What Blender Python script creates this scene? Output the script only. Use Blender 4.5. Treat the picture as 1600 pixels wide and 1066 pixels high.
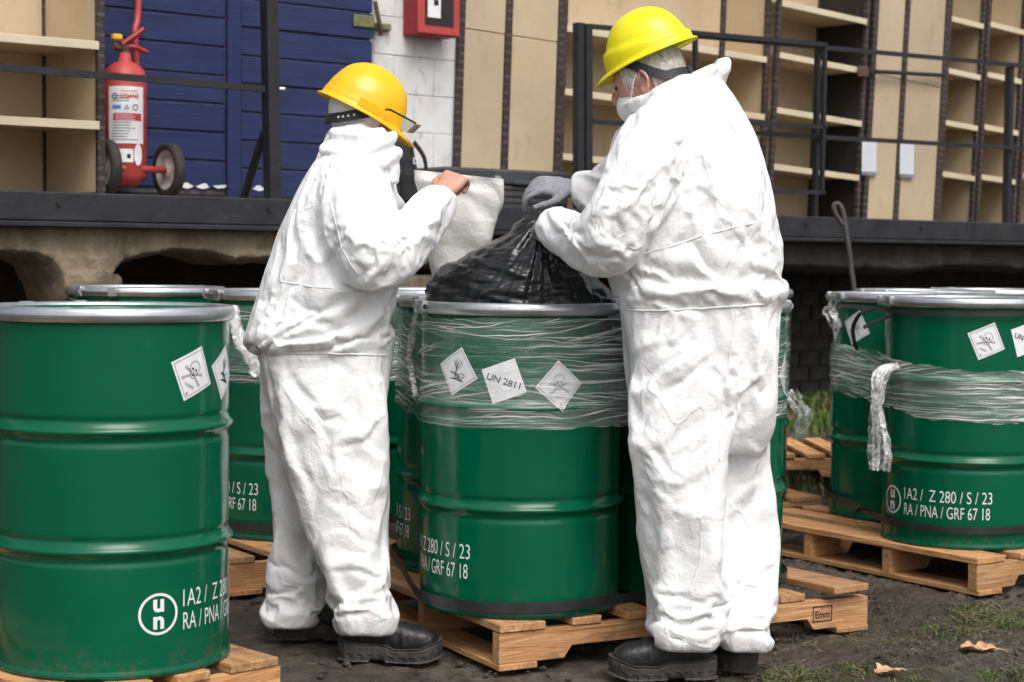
import bpy, math, random
import numpy as np
from mathutils import Vector, Matrix
R_ = math.radians
random.seed(7)
for o in list(bpy.data.objects):
    bpy.data.objects.remove(o)
scn = bpy.context.scene
COL = scn.collection

# ------------------------------------------------------------------ camera, sky, sun, exposure
FPX, IMW, IMH, CAMZ = 2800.0, 1600.0, 1066.0, 1.146
PITCH, ROLL = math.atan(133 / FPX), 0.010
cam_d = bpy.data.cameras.new('camera')
cam = bpy.data.objects.new('camera', cam_d)
COL.objects.link(cam)
cam_d.sensor_width = 36.0
cam_d.lens = 36.0 * FPX / IMW
cam_d.clip_start, cam_d.clip_end = 0.1, 2000
CAMR = Matrix.Rotation(math.pi / 2 - PITCH, 4, 'X') @ Matrix.Rotation(ROLL, 4, 'Z')
cam.matrix_world = Matrix.Translation((0, 0, CAMZ)) @ CAMR
cam_d.dof.use_dof = True
cam_d.dof.focus_distance = 5.15
cam_d.dof.aperture_fstop = 5.2
scn.camera = cam

world = bpy.data.worlds.new('World')
scn.world = world
world.use_nodes = True
wn = world.node_tree.nodes
wl = world.node_tree.links
bg = wn['Background']
sky = wn.new('ShaderNodeTexSky')
sky.sky_type = 'NISHITA'
sky.sun_disc = False
SUN_EL, SUN_AZ = R_(55), R_(158)          # azimuth clockwise from +Y: behind the camera, to the right
sky.sun_elevation = SUN_EL
sky.sun_rotation = SUN_AZ
sky.air_density, sky.dust_density, sky.ozone_density = 1.0, 6.0, 1.0
hs = wn.new('ShaderNodeHueSaturation')
hs.inputs['Saturation'].default_value = 0.42      # a cloud-covered, almost colourless sky
wl.new(sky.outputs[0], hs.inputs['Color'])
wl.new(hs.outputs[0], bg.inputs['Color'])
bg.inputs['Strength'].default_value = 0.15
sun_d = bpy.data.lights.new('sun', 'SUN')
sun_d.energy = 1.1
sun_d.angle = R_(34)
sun_d.color = (1.0, 0.97, 0.93)
sun = bpy.data.objects.new('sun', sun_d)
COL.objects.link(sun)
sdir = Vector((math.sin(SUN_AZ) * math.cos(SUN_EL), math.cos(SUN_AZ) * math.cos(SUN_EL), math.sin(SUN_EL)))
sun.rotation_euler = sdir.to_track_quat('Z', 'Y').to_euler()
scn.view_settings.view_transform = 'Standard'
scn.view_settings.look = 'None'
scn.view_settings.gamma = 1.0
scn.view_settings.exposure = 0.30
scn.view_settings.use_curve_mapping = False
scn.cycles.max_bounces = 5
scn.cycles.use_adaptive_sampling = True
scn.cycles.adaptive_threshold = 0.03
scn.cycles.transparent_max_bounces = 16
scn.cycles.use_denoising = True

# ------------------------------------------------------------------ measuring helpers
CR = np.array(CAMR.to_3x3())
def at(px, py, Y):
    """world point on the sight line of a photo pixel, at depth Y"""
    r = CR @ np.array([(px - IMW / 2) / FPX, -(py - IMH / 2) / FPX, -1.0])
    t = Y / r[1]
    return np.array([0, 0, CAMZ]) + r * t
def gnd(px, py, z=0.0):
    r = CR @ np.array([(px - IMW / 2) / FPX, -(py - IMH / 2) / FPX, -1.0])
    t = (z - CAMZ) / r[2]
    return np.array([0, 0, CAMZ]) + r * t
def proj(V):
    q = (V - np.array([0, 0, CAMZ])) @ CR
    return IMW / 2 + FPX * q[:, 0] / -q[:, 2], IMH / 2 - FPX * q[:, 1] / -q[:, 2]

# ------------------------------------------------------------------ materials
class NT:
    def __init__(self, name):
        self.m = bpy.data.materials.new(name)
        self.m.use_nodes = True
        self.n = self.m.node_tree.nodes
        self.l = self.m.node_tree.links
        self.b = self.n['Principled BSDF']
        self.out = self.n['Material Output']
    def node(self, t, **kw):
        n = self.n.new(t)
        for k, v in kw.items():
            if k in n.inputs.keys():
                n.inputs[k].default_value = v
            else:
                setattr(n, k, v)
        return n
    def link(self, a, b):
        self.l.new(a, b)
    def coords(self, kind='Object', scale=(1, 1, 1)):
        tc = self.node('ShaderNodeTexCoord')
        mp = self.node('ShaderNodeMapping')
        mp.inputs['Scale'].default_value = scale
        self.link(tc.outputs[kind], mp.inputs['Vector'])
        return mp.outputs[0]
    def noise(self, vec, scale, detail=4, rough=0.55, dist=0.0):
        n = self.node('ShaderNodeTexNoise')
        n.inputs['Scale'].default_value = scale
        n.inputs['Detail'].default_value = detail
        n.inputs['Roughness'].default_value = rough
        n.inputs['Distortion'].default_value = dist
        if vec is not None:
            self.link(vec, n.inputs['Vector'])
        return n.outputs['Fac']
    def ramp(self, fac, stops):
        r = self.node('ShaderNodeValToRGB')
        e = r.color_ramp.elements
        while len(e) < len(stops):
            e.new(0.5)
        for i, (p, c) in enumerate(stops):
            e[i].position = p
            e[i].color = (c, c, c, 1) if isinstance(c, (int, float)) else (*c, 1)
        self.link(fac, r.inputs[0])
        return r.outputs[0]
    def mix(self, fac, a, b, mode='MIX'):
        n = self.node('ShaderNodeMix', data_type='RGBA', blend_type=mode)
        for s, v in ((n.inputs[0], fac), (n.inputs[6], a), (n.inputs[7], b)):
            if isinstance(v, (int, float)):
                s.default_value = v
            elif isinstance(v, tuple):
                s.default_value = (*v, 1)
            else:
                self.link(v, s)
        return n.outputs[2]
    def math(self, op, a, b=0.0, c=0.0):
        n = self.node('ShaderNodeMath', operation=op)
        for i, v in enumerate((a, b, c)):
            if isinstance(v, (int, float)):
                n.inputs[i].default_value = v
            else:
                self.link(v, n.inputs[i])
        return n.outputs[0]
    def bump(self, h, strength=0.3, dist=0.01):
        n = self.node('ShaderNodeBump')
        n.inputs['Strength'].default_value = strength
        n.inputs['Distance'].default_value = dist
        self.link(h, n.inputs['Height'])
        self.link(n.outputs[0], self.b.inputs['Normal'])
    def rnd(self):
        return self.node('ShaderNodeObjectInfo').outputs['Random']
    def set(self, **kw):
        for k, v in kw.items():
            k = k.replace('_', ' ')
            s = self.b.inputs[k]
            if isinstance(v, (int, float)):
                s.default_value = v
            elif isinstance(v, tuple):
                s.default_value = (*v, 1)
            else:
                self.link(v, s)

M = {}
def plain(name, col, rough=0.6, var=0.18, scale=9, metal=0.0, bump=0.0, bscale=60):
    t = NT(name)
    v = t.coords()
    f = t.noise(v, scale, 5)
    dark = tuple(c * (1 - var) for c in col)
    lite = tuple(min(1, c * (1 + var)) for c in col)
    t.set(Base_Color=t.ramp(f, [(0.3, dark), (0.7, lite)]), Metallic=metal,
          Roughness=t.ramp(t.noise(v, scale * 3, 3), [(0.3, max(0.03, rough - 0.08)), (0.7, min(1, rough + 0.08))]))
    if bump:
        t.bump(t.noise(v, bscale, 6), bump, 0.01)
    M[name] = t.m
    return t.m

def green_paint():
    t = NT('green_paint')
    v = t.coords()
    base = t.ramp(t.noise(v, 3, 4), [(0.3, (0.0002, 0.084, 0.041)), (0.7, (0.0004, 0.098, 0.049))])
    dust = t.ramp(t.noise(v, 6, 9, 0.72), [(0.56, 0.0), (0.85, 0.16)])
    c = t.mix(dust, base, (0.06, 0.13, 0.10))
    # fine scuffs in a few headings, wear on the hoops and rims, mud splashed at the foot
    for q, (rot, sc) in enumerate(((0.5, (3, 3, 60)), (1.2, (40, 40, 3)), (2.2, (6, 6, 70)))):
        mp = t.node('ShaderNodeMapping')
        mp.inputs['Rotation'].default_value = (rot, rot * 0.6, rot * 0.3)
        mp.inputs['Scale'].default_value = sc
        tc = t.node('ShaderNodeTexCoord')
        t.link(tc.outputs['Object'], mp.inputs['Vector'])
        scr = t.math('MULTIPLY', t.ramp(t.noise(mp.outputs[0], 1.0, 5, 0.7), [(0.68, 0.0), (0.71, 0.55)]), t.ramp(t.noise(v, 5 + q, 3), [(0.5, 0.0), (0.62, 1.0)]))
        c = t.mix(scr, c, (0.10, 0.20, 0.16))
    sep = t.node('ShaderNodeSeparateXYZ')
    tc = t.node('ShaderNodeTexCoord')
    t.link(tc.outputs['Object'], sep.inputs[0])
    low = t.node('ShaderNodeMapRange')
    for k_, v_ in ((1, 0.10), (2, 0.0), (3, 0.0), (4, 0.7)): low.inputs[k_].default_value = v_
    t.link(sep.outputs[2], low.inputs[0])
    mud = t.math('MULTIPLY', low.outputs[0], t.ramp(t.noise(v, 22, 8, 0.75), [(0.5, 0.0), (0.66, 1.0)]))
    c = t.mix(mud, c, (0.075, 0.058, 0.042))
    chip = t.ramp(t.noise(v, 34, 6, 0.7), [(0.735, 0.0), (0.75, 0.9)])
    c = t.mix(chip, c, (0.09, 0.05, 0.03))
    t.set(Base_Color=c, Roughness=t.math('ADD', t.ramp(t.noise(v, 5, 6, 0.6), [(0.3, 0.10), (0.75, 0.24)]), t.math('MULTIPLY', mud, 0.5)))
    t.b.inputs['Specular IOR Level'].default_value = 0.32
    t.bump(t.math('ADD', t.noise(v, 4, 3), t.math('MULTIPLY', t.ramp(t.noise(v, 2.3, 2), [(0.55, 0.0), (0.72, 1.0)]), 0.35)), 0.28, 0.014)
    M['green'] = t.m
green_paint()

def wood():
    t = NT('pallet_wood')
    v = t.coords(scale=(1.2, 14, 14))
    rn = t.rnd()
    comb = t.node('ShaderNodeVectorMath', operation='ADD')
    t.link(v, comb.inputs[0])
    cx = t.node('ShaderNodeCombineXYZ')
    t.link(t.math('MULTIPLY', rn, 37.0), cx.inputs[0])
    t.link(t.math('MULTIPLY', rn, 91.0), cx.inputs[1])
    t.link(cx.outputs[0], comb.inputs[1])
    vv = comb.outputs[0]
    g = t.noise(vv, 3.2, 8, 0.65, 1.2)
    base = t.ramp(g, [(0.28, (0.27, 0.112, 0.045)), (0.45, (0.47, 0.235, 0.098)), (0.55, (0.55, 0.30, 0.135)), (0.74, (0.67, 0.42, 0.22))])
    tint = t.ramp(rn, [(0.0, (0.52, 0.57, 0.64)), (0.25, (0.80, 0.83, 0.87)), (0.6, (1.0, 1.0, 1.0)), (1.0, (1.12, 1.1, 1.05))])
    c = t.mix(1.0, base, tint, 'MULTIPLY')
    knots = t.ramp(t.noise(t.coords(scale=(3, 6, 6)), 3.3, 3, 0.5), [(0.70, 0.0), (0.76, 0.8)])
    c = t.mix(knots, c, (0.14, 0.055, 0.03))
    wet = t.ramp(t.noise(t.coords(), 5, 6, 0.7), [(0.5, 0.0), (0.8, 0.55)])
    c = t.mix(wet, c, (0.20, 0.085, 0.04))
    mud = t.ramp(t.noise(t.coords(), 9, 7, 0.75), [(0.57, 0.0), (0.70, 0.7)])
    c = t.mix(mud, c, (0.09, 0.06, 0.04))
    t.set(Base_Color=c, Roughness=0.72)
    t.bump(g, 0.7, 0.008)
    M['wood'] = t.m
wood()

def suit_mat():
    t = NT('coverall_fabric')
    v = t.coords()
    dirt = t.ramp(t.noise(v, 6, 8, 0.7), [(0.47, 0.0), (0.72, 1.0)])
    sep = t.node('ShaderNodeSeparateXYZ')
    tc = t.node('ShaderNodeTexCoord')
    t.link(tc.outputs['Object'], sep.inputs[0])
    low = t.node('ShaderNodeMapRange')
    low.inputs[1].default_value = 0.45
    low.inputs[2].default_value = 0.05
    low.inputs[3].default_value = 0.05
    low.inputs[4].default_value = 0.75
    t.link(sep.outputs[2], low.inputs[0])
    c = t.mix(t.math('MULTIPLY', dirt, low.outputs[0]), (0.85, 0.856, 0.866), (0.34, 0.29, 0.23))
    t.set(Base_Color=c, Roughness=0.55)
    t.b.inputs['Specular IOR Level'].default_value = 0.35
    nz = t.node('ShaderNodeVectorMath', operation='ADD')
    nn = t.node('ShaderNodeTexNoise')
    nn.inputs['Scale'].default_value = 8
    nn.inputs['Detail'].default_value = 4
    sc = t.node('ShaderNodeVectorMath', operation='SCALE')
    sc.inputs['Scale'].default_value = 0.05
    t.link(v, nn.inputs['Vector'])
    t.link(nn.outputs['Color'], sc.inputs[0])
    t.link(v, nz.inputs[0])
    t.link(sc.outputs[0], nz.inputs[1])
    hh = []
    for q, amt, rot, thr in ((4.5, 1.3, 0.4, 0.40), (12, 0.7, 1.3, 0.48)):
        mp = t.node('ShaderNodeMapping')
        mp.inputs['Rotation'].default_value = (rot, rot * 0.7, rot * 1.9)
        mp.inputs['Scale'].default_value = (1.0, 1.7, 0.65)
        t.link(nz.outputs[0], mp.inputs['Vector'])
        w1 = t.node('ShaderNodeTexVoronoi', feature='DISTANCE_TO_EDGE')
        w1.inputs['Scale'].default_value = q
        t.link(mp.outputs[0], w1.inputs['Vector'])
        hh.append(t.math('MULTIPLY', w1.outputs['Distance'], t.math('MULTIPLY', t.ramp(t.noise(mp.outputs[0], 3.0, 2), [(thr, 0.1), (thr + 0.2, 1.0)]), amt)))
    for q, rot, amt in ((6.0, 3.1, 0.085),):
        mp = t.node('ShaderNodeMapping')
        mp.inputs['Rotation'].default_value = (rot, rot * 0.4, rot * 1.3)
        mp.inputs['Scale'].default_value = (1.0, 1.9, 0.6)
        t.link(nz.outputs[0], mp.inputs['Vector'])
        w1 = t.node('ShaderNodeTexVoronoi', feature='DISTANCE_TO_EDGE')
        w1.inputs['Scale'].default_value = q
        t.link(mp.outputs[0], w1.inputs['Vector'])
        hh.append(t.math('MULTIPLY', t.ramp(w1.outputs['Distance'], [(0.0, 1.0), (0.035, 0.0)]), t.math('MULTIPLY', t.ramp(t.noise(mp.outputs[0], 5.0, 2), [(0.48, 0.0), (0.6, 1.0)]), amt)))
    h = t.math('ADD', t.math('ADD', hh[0], hh[1]), t.math('ADD', hh[2], t.math('MULTIPLY', t.noise(nz.outputs[0], 80, 3, 0.7), 0.12)))
    t.bump(h, 1.0, 0.019)
    M['suit'] = t.m
suit_mat()

def film_mat(name, base, top, dens, sheen=0.10):
    t = NT(name)
    uv = t.node('ShaderNodeUVMap').outputs[0]
    wn_ = t.node('ShaderNodeTexNoise')
    wn_.inputs['Scale'].default_value = 4.0
    wn_.inputs['Detail'].default_value = 3
    mpw = t.node('ShaderNodeMapping')
    mpw.inputs['Scale'].default_value = (1.0, 2.2, 1)
    t.link(uv, mpw.inputs['Vector'])
    t.link(mpw.outputs[0], wn_.inputs['Vector'])
    sc = t.node('ShaderNodeVectorMath', operation='SCALE')
    sc.inputs['Scale'].default_value = 0.040
    t.link(wn_.outputs['Color'], sc.inputs[0])
    ad = t.node('ShaderNodeVectorMath', operation='ADD')
    t.link(uv, ad.inputs[0])
    t.link(sc.outputs[0], ad.inputs[1])
    mp = t.node('ShaderNodeMapping')
    mp.inputs['Scale'].default_value = (1.8, 170, 1)
    t.link(ad.outputs[0], mp.inputs['Vector'])
    s1 = t.noise(mp.outputs[0], 1.0, 6, 0.62)
    mp2 = t.node('ShaderNodeMapping')
    mp2.inputs['Scale'].default_value = (1.6, 9, 1)
    t.link(ad.outputs[0], mp2.inputs['Vector'])
    p = t.noise(mp2.outputs[0], 1.0, 3, 0.5)
    line = t.ramp(s1, [(0.54, 0.0), (0.62, 1.0)])
    patch = t.ramp(p, [(0.36, 0.12), (0.62, 1.0)])
    for ang_, sc_ in ((0.10, (1.2, 120, 1)), (-0.16, (1.6, 100, 1))):
        m3 = t.node('ShaderNodeMapping')
        m3.inputs['Rotation'].default_value = (0, 0, ang_)
        t.link(ad.outputs[0], m3.inputs['Vector'])
        m4 = t.node('ShaderNodeMapping')
        m4.inputs['Scale'].default_value = sc_
        t.link(m3.outputs[0], m4.inputs['Vector'])
        l2 = t.ramp(t.noise(m4.outputs[0], 1.0, 5, 0.6), [(0.60, 0.0), (0.66, 0.9)])
        line = t.math('MAXIMUM', line, l2)
    a = t.math('MULTIPLY_ADD', t.math('MULTIPLY', line, patch), top, t.math('MULTIPLY_ADD', patch, dens, base))
    t.set(Base_Color=(0.97, 0.98, 0.98), Roughness=0.20, Alpha=a)
    t.bump(s1, 0.6, 0.004)
    gl = t.node('ShaderNodeBsdfGlossy')
    gl.inputs['Roughness'].default_value = 0.10
    bp = t.node('ShaderNodeBump')
    bp.inputs['Strength'].default_value = 0.9
    bp.inputs['Distance'].default_value = 0.012
    t.link(t.math('ADD', p, t.math('MULTIPLY', s1, 0.25)), bp.inputs['Height'])
    t.link(bp.outputs[0], gl.inputs['Normal'])
    mxs = t.node('ShaderNodeMixShader')
    mxs.inputs[0].default_value = sheen
    t.link(t.b.outputs[0], mxs.inputs[1])
    t.link(gl.outputs[0], mxs.inputs[2])
    t.link(mxs.outputs[0], t.out.inputs['Surface'])
    M[name] = t.m
film_mat('film', 0.015, 0.85, 0.05, 0.05)
def clump_mat():
    t = NT('film_clump')
    v = t.coords()
    n = t.noise(v, 30, 6, 0.65, 0.8)
    t.set(Base_Color=(0.97, 0.98, 0.98), Roughness=0.14, Alpha=t.ramp(n, [(0.40, 0.10), (0.52, 0.35), (0.62, 0.92)]))
    t.bump(t.noise(v, 55, 5, 0.6), 0.9, 0.008)
    M['film_clump'] = t.m
clump_mat()

def mud_mat():
    t = NT('wet_mud')
    v = t.coords()
    n1 = t.noise(v, 1.3, 8, 0.62)
    n2 = t.noise(v, 17, 10, 0.72)
    n3 = t.noise(v, 95, 5, 0.65)
    c = t.ramp(n2, [(0.30, (0.022, 0.017, 0.013)), (0.46, (0.070, 0.056, 0.043)), (0.58, (0.128, 0.104, 0.082)), (0.74, (0.23, 0.193, 0.155))])
    c = t.mix(t.ramp(n1, [(0.40, 0.7), (0.56, 0.0)]), c, (0.046, 0.034, 0.024))
    moss = t.node('ShaderNodeVertexColor', layer_name='moss')
    c = t.mix(t.math('MULTIPLY', moss.outputs[0], t.ramp(n2, [(0.35, 0.1), (0.6, 0.8)])), c, (0.060, 0.085, 0.020))
    t.set(Base_Color=c, Roughness=t.ramp(n1, [(0.40, 0.28), (0.58, 0.85)]))
    h = t.math('ADD', t.math('MULTIPLY', n2, 0.75), t.math('MULTIPLY', n3, 0.3))
    t.bump(h, 1.0, 0.035)
    M['mud'] = t.m
mud_mat()

def grass_mat():
    t = NT('grass_blade')
    g = t.node('ShaderNodeVertexColor', layer_name='tint')
    t.set(Base_Color=g.outputs[0], Roughness=0.55)
    M['grass'] = t.m
grass_mat()

def upright_mat():
    t = NT('perforated_steel')
    tc = t.node('ShaderNodeTexCoord')
    sep = t.node('ShaderNodeSeparateXYZ')
    t.link(tc.outputs['Object'], sep.inputs[0])
    fr = t.math('FRACT', t.math('MULTIPLY', sep.outputs[2], 22.0))
    dot = t.math('MULTIPLY', t.math('LESS_THAN', t.math('ABSOLUTE', t.math('SUBTRACT', fr, 0.5)), 0.16),
                 t.math('GREATER_THAN', t.noise(t.coords(), 40, 2), 0.47))
    c = t.mix(dot, t.ramp(t.noise(t.coords(), 12, 5), [(0.3, (0.022, 0.014, 0.014)), (0.7, (0.045, 0.028, 0.027))]), (0.085, 0.07, 0.06))
    t.set(Base_Color=c, Roughness=0.6)
    M['upright'] = t.m
upright_mat()

def beige_mat():
    t = NT('beige_panel')
    v = t.coords()
    rn = t.rnd()
    c = t.ramp(t.noise(v, 2.2, 6, 0.6), [(0.3, (0.44, 0.355, 0.235)), (0.7, (0.54, 0.44, 0.305))])
    stain = t.ramp(t.noise(t.coords(scale=(3, 3, 1)), 4, 8, 0.7), [(0.56, 0.0), (0.78, 0.5)])
    c = t.mix(stain, c, (0.25, 0.19, 0.125))
    c = t.mix(1.0, c, t.ramp(rn, [(0, (0.86, 0.86, 0.86)), (1, (1.05, 1.03, 1.0))]), 'MULTIPLY')
    t.set(Base_Color=c, Roughness=0.65)
    M['beige'] = t.m
beige_mat()

def block_mat():
    t = NT('whitewashed_block')
    v = t.coords('Object')
    c = t.ramp(t.noise(v, 3.0, 7, 0.65), [(0.32, (0.46, 0.46, 0.45)), (0.5, (0.64, 0.645, 0.64)), (0.7, (0.72, 0.725, 0.72))])
    st = t.ramp(t.noise(t.coords(scale=(1, 1, 0.4)), 7, 8, 0.75), [(0.6, 0.0), (0.72, 0.8)])
    c = t.mix(st, c, (0.16, 0.15, 0.14))
    ye = t.ramp(t.noise(v, 9, 3, 0.5), [(0.70, 0.0), (0.73, 0.7)])
    c = t.mix(ye, c, (0.45, 0.33, 0.17))
    t.set(Base_Color=c, Roughness=0.85)
    t.bump(t.noise(v, 40, 6, 0.7), 0.5, 0.01)
    M['block'] = t.m
block_mat()

def concrete_mat():
    t = NT('old_concrete')
    v = t.coords()
    c = t.ramp(t.noise(v, 5, 9, 0.7), [(0.3, (0.13, 0.102, 0.070)), (0.5, (0.30, 0.24, 0.168)), (0.72, (0.46, 0.385, 0.28))])
    st = t.ramp(t.noise(t.coords(scale=(1, 1, 0.5)), 2.1, 7, 0.7), [(0.5, 0.0), (0.68, 0.75)])
    c = t.mix(st, c, (0.05, 0.042, 0.034))
    t.set(Base_Color=c, Roughness=0.92)
    t.bump(t.noise(v, 18, 9, 0.75), 0.9, 0.03)
    M['concrete'] = t.m
concrete_mat()

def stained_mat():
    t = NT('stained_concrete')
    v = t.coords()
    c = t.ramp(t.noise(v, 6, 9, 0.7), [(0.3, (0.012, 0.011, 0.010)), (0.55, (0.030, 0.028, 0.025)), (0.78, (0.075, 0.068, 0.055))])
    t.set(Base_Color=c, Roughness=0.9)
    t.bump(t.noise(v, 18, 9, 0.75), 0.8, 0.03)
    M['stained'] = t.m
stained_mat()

def blue_mat():
    t = NT('blue_painted_wood')
    v = t.coords(scale=(1, 1, 9))
    c = t.ramp(t.noise(v, 3, 6, 0.6), [(0.3, (0.008, 0.014, 0.062)), (0.7, (0.015, 0.028, 0.112))])
    chip = t.ramp(t.noise(t.coords(), 16, 8, 0.75), [(0.70, 0.0), (0.72, 0.8)])
    c = t.mix(chip, c, (0.28, 0.28, 0.30))
    t.set(Base_Color=c, Roughness=0.5)
    t.bump(t.noise(v, 12, 5), 0.35, 0.005)
    M['blue'] = t.m
blue_mat()

def hat_mat(name, col):
    t = NT(name)
    v = t.coords()
    c = t.mix(t.ramp(t.noise(v, 25, 7, 0.75), [(0.52, 0.0), (0.8, 0.4)]), col, tuple(x * 0.55 for x in col))
    c = t.mix(t.ramp(t.noise(t.coords(scale=(1, 1, 5)), 30, 5, 0.75), [(0.66, 0.0), (0.70, 0.5)]), c, tuple(x * 0.35 + 0.02 for x in col))
    t.set(Base_Color=c, Roughness=t.ramp(t.noise(v, 12, 6, 0.7), [(0.3, 0.22), (0.7, 0.42)]))
    t.bump(t.noise(v, 60, 4), 0.06, 0.004)
    M[name] = t.m
hat_mat('hat_amber', (0.86, 0.47, 0.005))
hat_mat('hat_lemon', (0.84, 0.76, 0.008))

def bag_mat():
    t = NT('black_plastic_bag')
    v = t.coords()
    t.set(Base_Color=t.ramp(t.noise(v, 20, 4), [(0.3, (0.006, 0.0065, 0.0075)), (0.7, (0.010, 0.011, 0.012))]), Roughness=0.24)
    t.bump(t.noise(t.coords(scale=(1, 1, 2.5)), 18, 4, 0.5, 1.0), 0.35, 0.008)
    M['bag'] = t.m
bag_mat()

def sack_mat():
    t = NT('white_sack')
    v = t.coords()
    t.set(Base_Color=t.ramp(t.noise(v, 8, 6), [(0.3, (0.78, 0.77, 0.74)), (0.7, (0.86, 0.86, 0.84))]), Roughness=0.45)
    t.bump(t.noise(v, 40, 5, 0.6, 1.0), 0.5, 0.006)
    M['sack'] = t.m
sack_mat()

def ring_mat():
    t = NT('galvanised_ring')
    v = t.coords()
    t.set(Base_Color=t.ramp(t.noise(v, 14, 6), [(0.3, (0.42, 0.44, 0.46)), (0.7, (0.60, 0.62, 0.64))]), Metallic=0.85,
          Roughness=t.ramp(t.noise(v, 30, 5), [(0.3, 0.28), (0.7, 0.46)]))
    t.bump(t.noise(v, 60, 4), 0.15, 0.004)
    M['ring'] = t.m
ring_mat()

plain('white_print', (0.72, 0.76, 0.75), 0.5, 0.06)
plain('label_paper', (0.74, 0.75, 0.78), 0.45, 0.08, 25, bump=0.15, bscale=40)
plain('ink', (0.012, 0.012, 0.013), 0.6, 0.1)
plain('red_ink', (0.55, 0.03, 0.03), 0.5, 0.1)
plain('blue_ink', (0.10, 0.22, 0.55), 0.5, 0.1)
plain('strap', (0.020, 0.020, 0.022), 0.42, 0.3, 20)
plain('rail', (0.014, 0.015, 0.019), 0.5, 0.35, 15, bump=0.2)
plain('lip', (0.016, 0.017, 0.021), 0.55, 0.5, 6, bump=0.3, bscale=25)
plain('shelf_edge', (0.58, 0.50, 0.36), 0.6, 0.1, 6)
plain('dark_panel', (0.016, 0.013, 0.012), 0.8, 0.3)
plain('red_paint', (0.40, 0.050, 0.046), 0.5, 0.22)
plain('red_cabinet', (0.30, 0.012, 0.014), 0.5, 0.2)
plain('rubber', (0.028, 0.026, 0.024), 0.8, 0.3, 12)
plain('wheel_metal', (0.42, 0.39, 0.36), 0.7, 0.35, 20)
plain('yellow_tag', (0.75, 0.42, 0.02), 0.5)
plain('case_plastic', (0.045, 0.048, 0.052), 0.5, 0.2)
plain('pack_cloth', (0.013, 0.014, 0.017), 0.85, 0.3, 30, bump=0.4)
plain('old_green', (0.16, 0.17, 0.08), 0.7, 0.4, 20)
plain('rust', (0.09, 0.05, 0.035), 0.85, 0.45, 25, bump=0.4)
plain('rebar', (0.055, 0.05, 0.052), 0.6, 0.3, 20)
plain('paper', (0.60, 0.63, 0.68), 0.5, 0.05)
plain('boot_leather', (0.014, 0.014, 0.015), 0.45, 0.3, 25, bump=0.35, bscale=70)
plain('boot_sole', (0.040, 0.038, 0.036), 0.75, 0.5, 18, bump=0.5)
plain('skin', (0.52, 0.27, 0.20), 0.5, 0.12, 30, bump=0.15, bscale=180)
M['skin'].node_tree.nodes['Principled BSDF'].inputs['Subsurface Weight'].default_value = 0.12
M['skin'].node_tree.nodes['Principled BSDF'].inputs['Subsurface Radius'].default_value = (0.01, 0.004, 0.002)
plain('hair', (0.74, 0.71, 0.66), 0.5, 0.25, 90)
plain('glove', (0.30, 0.30, 0.34), 0.85, 0.15, 120, bump=0.5, bscale=260)
plain('mask', (0.78, 0.80, 0.83), 0.75, 0.04)
plain('cap_cloth', (0.80, 0.80, 0.80), 0.8, 0.05, bump=0.3, bscale=90)
plain('harness', (0.016, 0.016, 0.018), 0.5, 0.2)
plain('eye', (0.02, 0.015, 0.012), 0.2, 0.2)
plain('leaf', (0.50, 0.30, 0.17), 0.7, 0.4, 30)
plain('mortar', (0.46, 0.455, 0.44), 0.9, 0.25)
plain('joint_grey', (0.10, 0.10, 0.13), 0.8, 0.3)
plain('lens', (0.62, 0.58, 0.50), 0.15, 0.1)

# ------------------------------------------------------------------ mesh helpers
def tag(o, label, cat=None, group=None, kind=None):
    if label: o['label'] = label
    if cat: o['category'] = cat
    if group: o['group'] = group
    if kind: o['kind'] = kind
    return o
def empty(name, loc, rz=0.0):
    o = bpy.data.objects.new(name, None)
    COL.objects.link(o)
    o.location = loc
    o.rotation_euler = (0, 0, rz)
    o.empty_display_size = 0.1
    return o
class MB:
    def __init__(self):
        self.v, self.f, self.n = [], [], 0
    def add(self, V, F):
        V = np.asarray(V, float).reshape(-1, 3)
        self.v.append(V)
        self.f.extend([tuple(i + self.n for i in f) for f in F])
        self.n += len(V)
        return self
    def verts(self):
        return np.concatenate(self.v) if self.v else np.zeros((0, 3))
    def box(self, lo, hi, c=0.0):
        V, F = cbox(lo, hi, c)
        return self.add(V, F)
    def mesh(self, name, mat, smooth=False):
        return make_mesh(name, self.verts(), self.f, mat, smooth)
    def build(self, name, mat, parent=None, smooth=False):
        return link(name, self.mesh(name, mat, smooth), parent)
def make_mesh(name, V, F, mat, smooth=False):
    me = bpy.data.meshes.new(name)
    if isinstance(F, np.ndarray):
        V = np.ascontiguousarray(V, dtype=np.float32)
        me.vertices.add(len(V)); me.vertices.foreach_set('co', V.ravel())
        me.loops.add(F.size); me.loops.foreach_set('vertex_index', np.ascontiguousarray(F, dtype=np.int32).ravel())
        me.polygons.add(len(F)); me.polygons.foreach_set('loop_start', np.arange(0, F.size, F.shape[1], dtype=np.int32))
        me.update(calc_edges=True)
    else:
        me.from_pydata(np.asarray(V).tolist(), [], F)
    if mat is not None:
        me.materials.append(M[mat] if isinstance(mat, str) else mat)
    if smooth:
        me.polygons.foreach_set('use_smooth', np.ones(len(me.polygons), bool))
    me.update()
    return me
def link(name, me, parent=None, loc=None, rot=None, scale=None):
    o = bpy.data.objects.new(name, me)
    COL.objects.link(o)
    if parent is not None: o.parent = parent
    if loc is not None: o.location = loc
    if rot is not None: o.rotation_euler = rot
    if scale is not None: o.scale = scale
    return o
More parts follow.
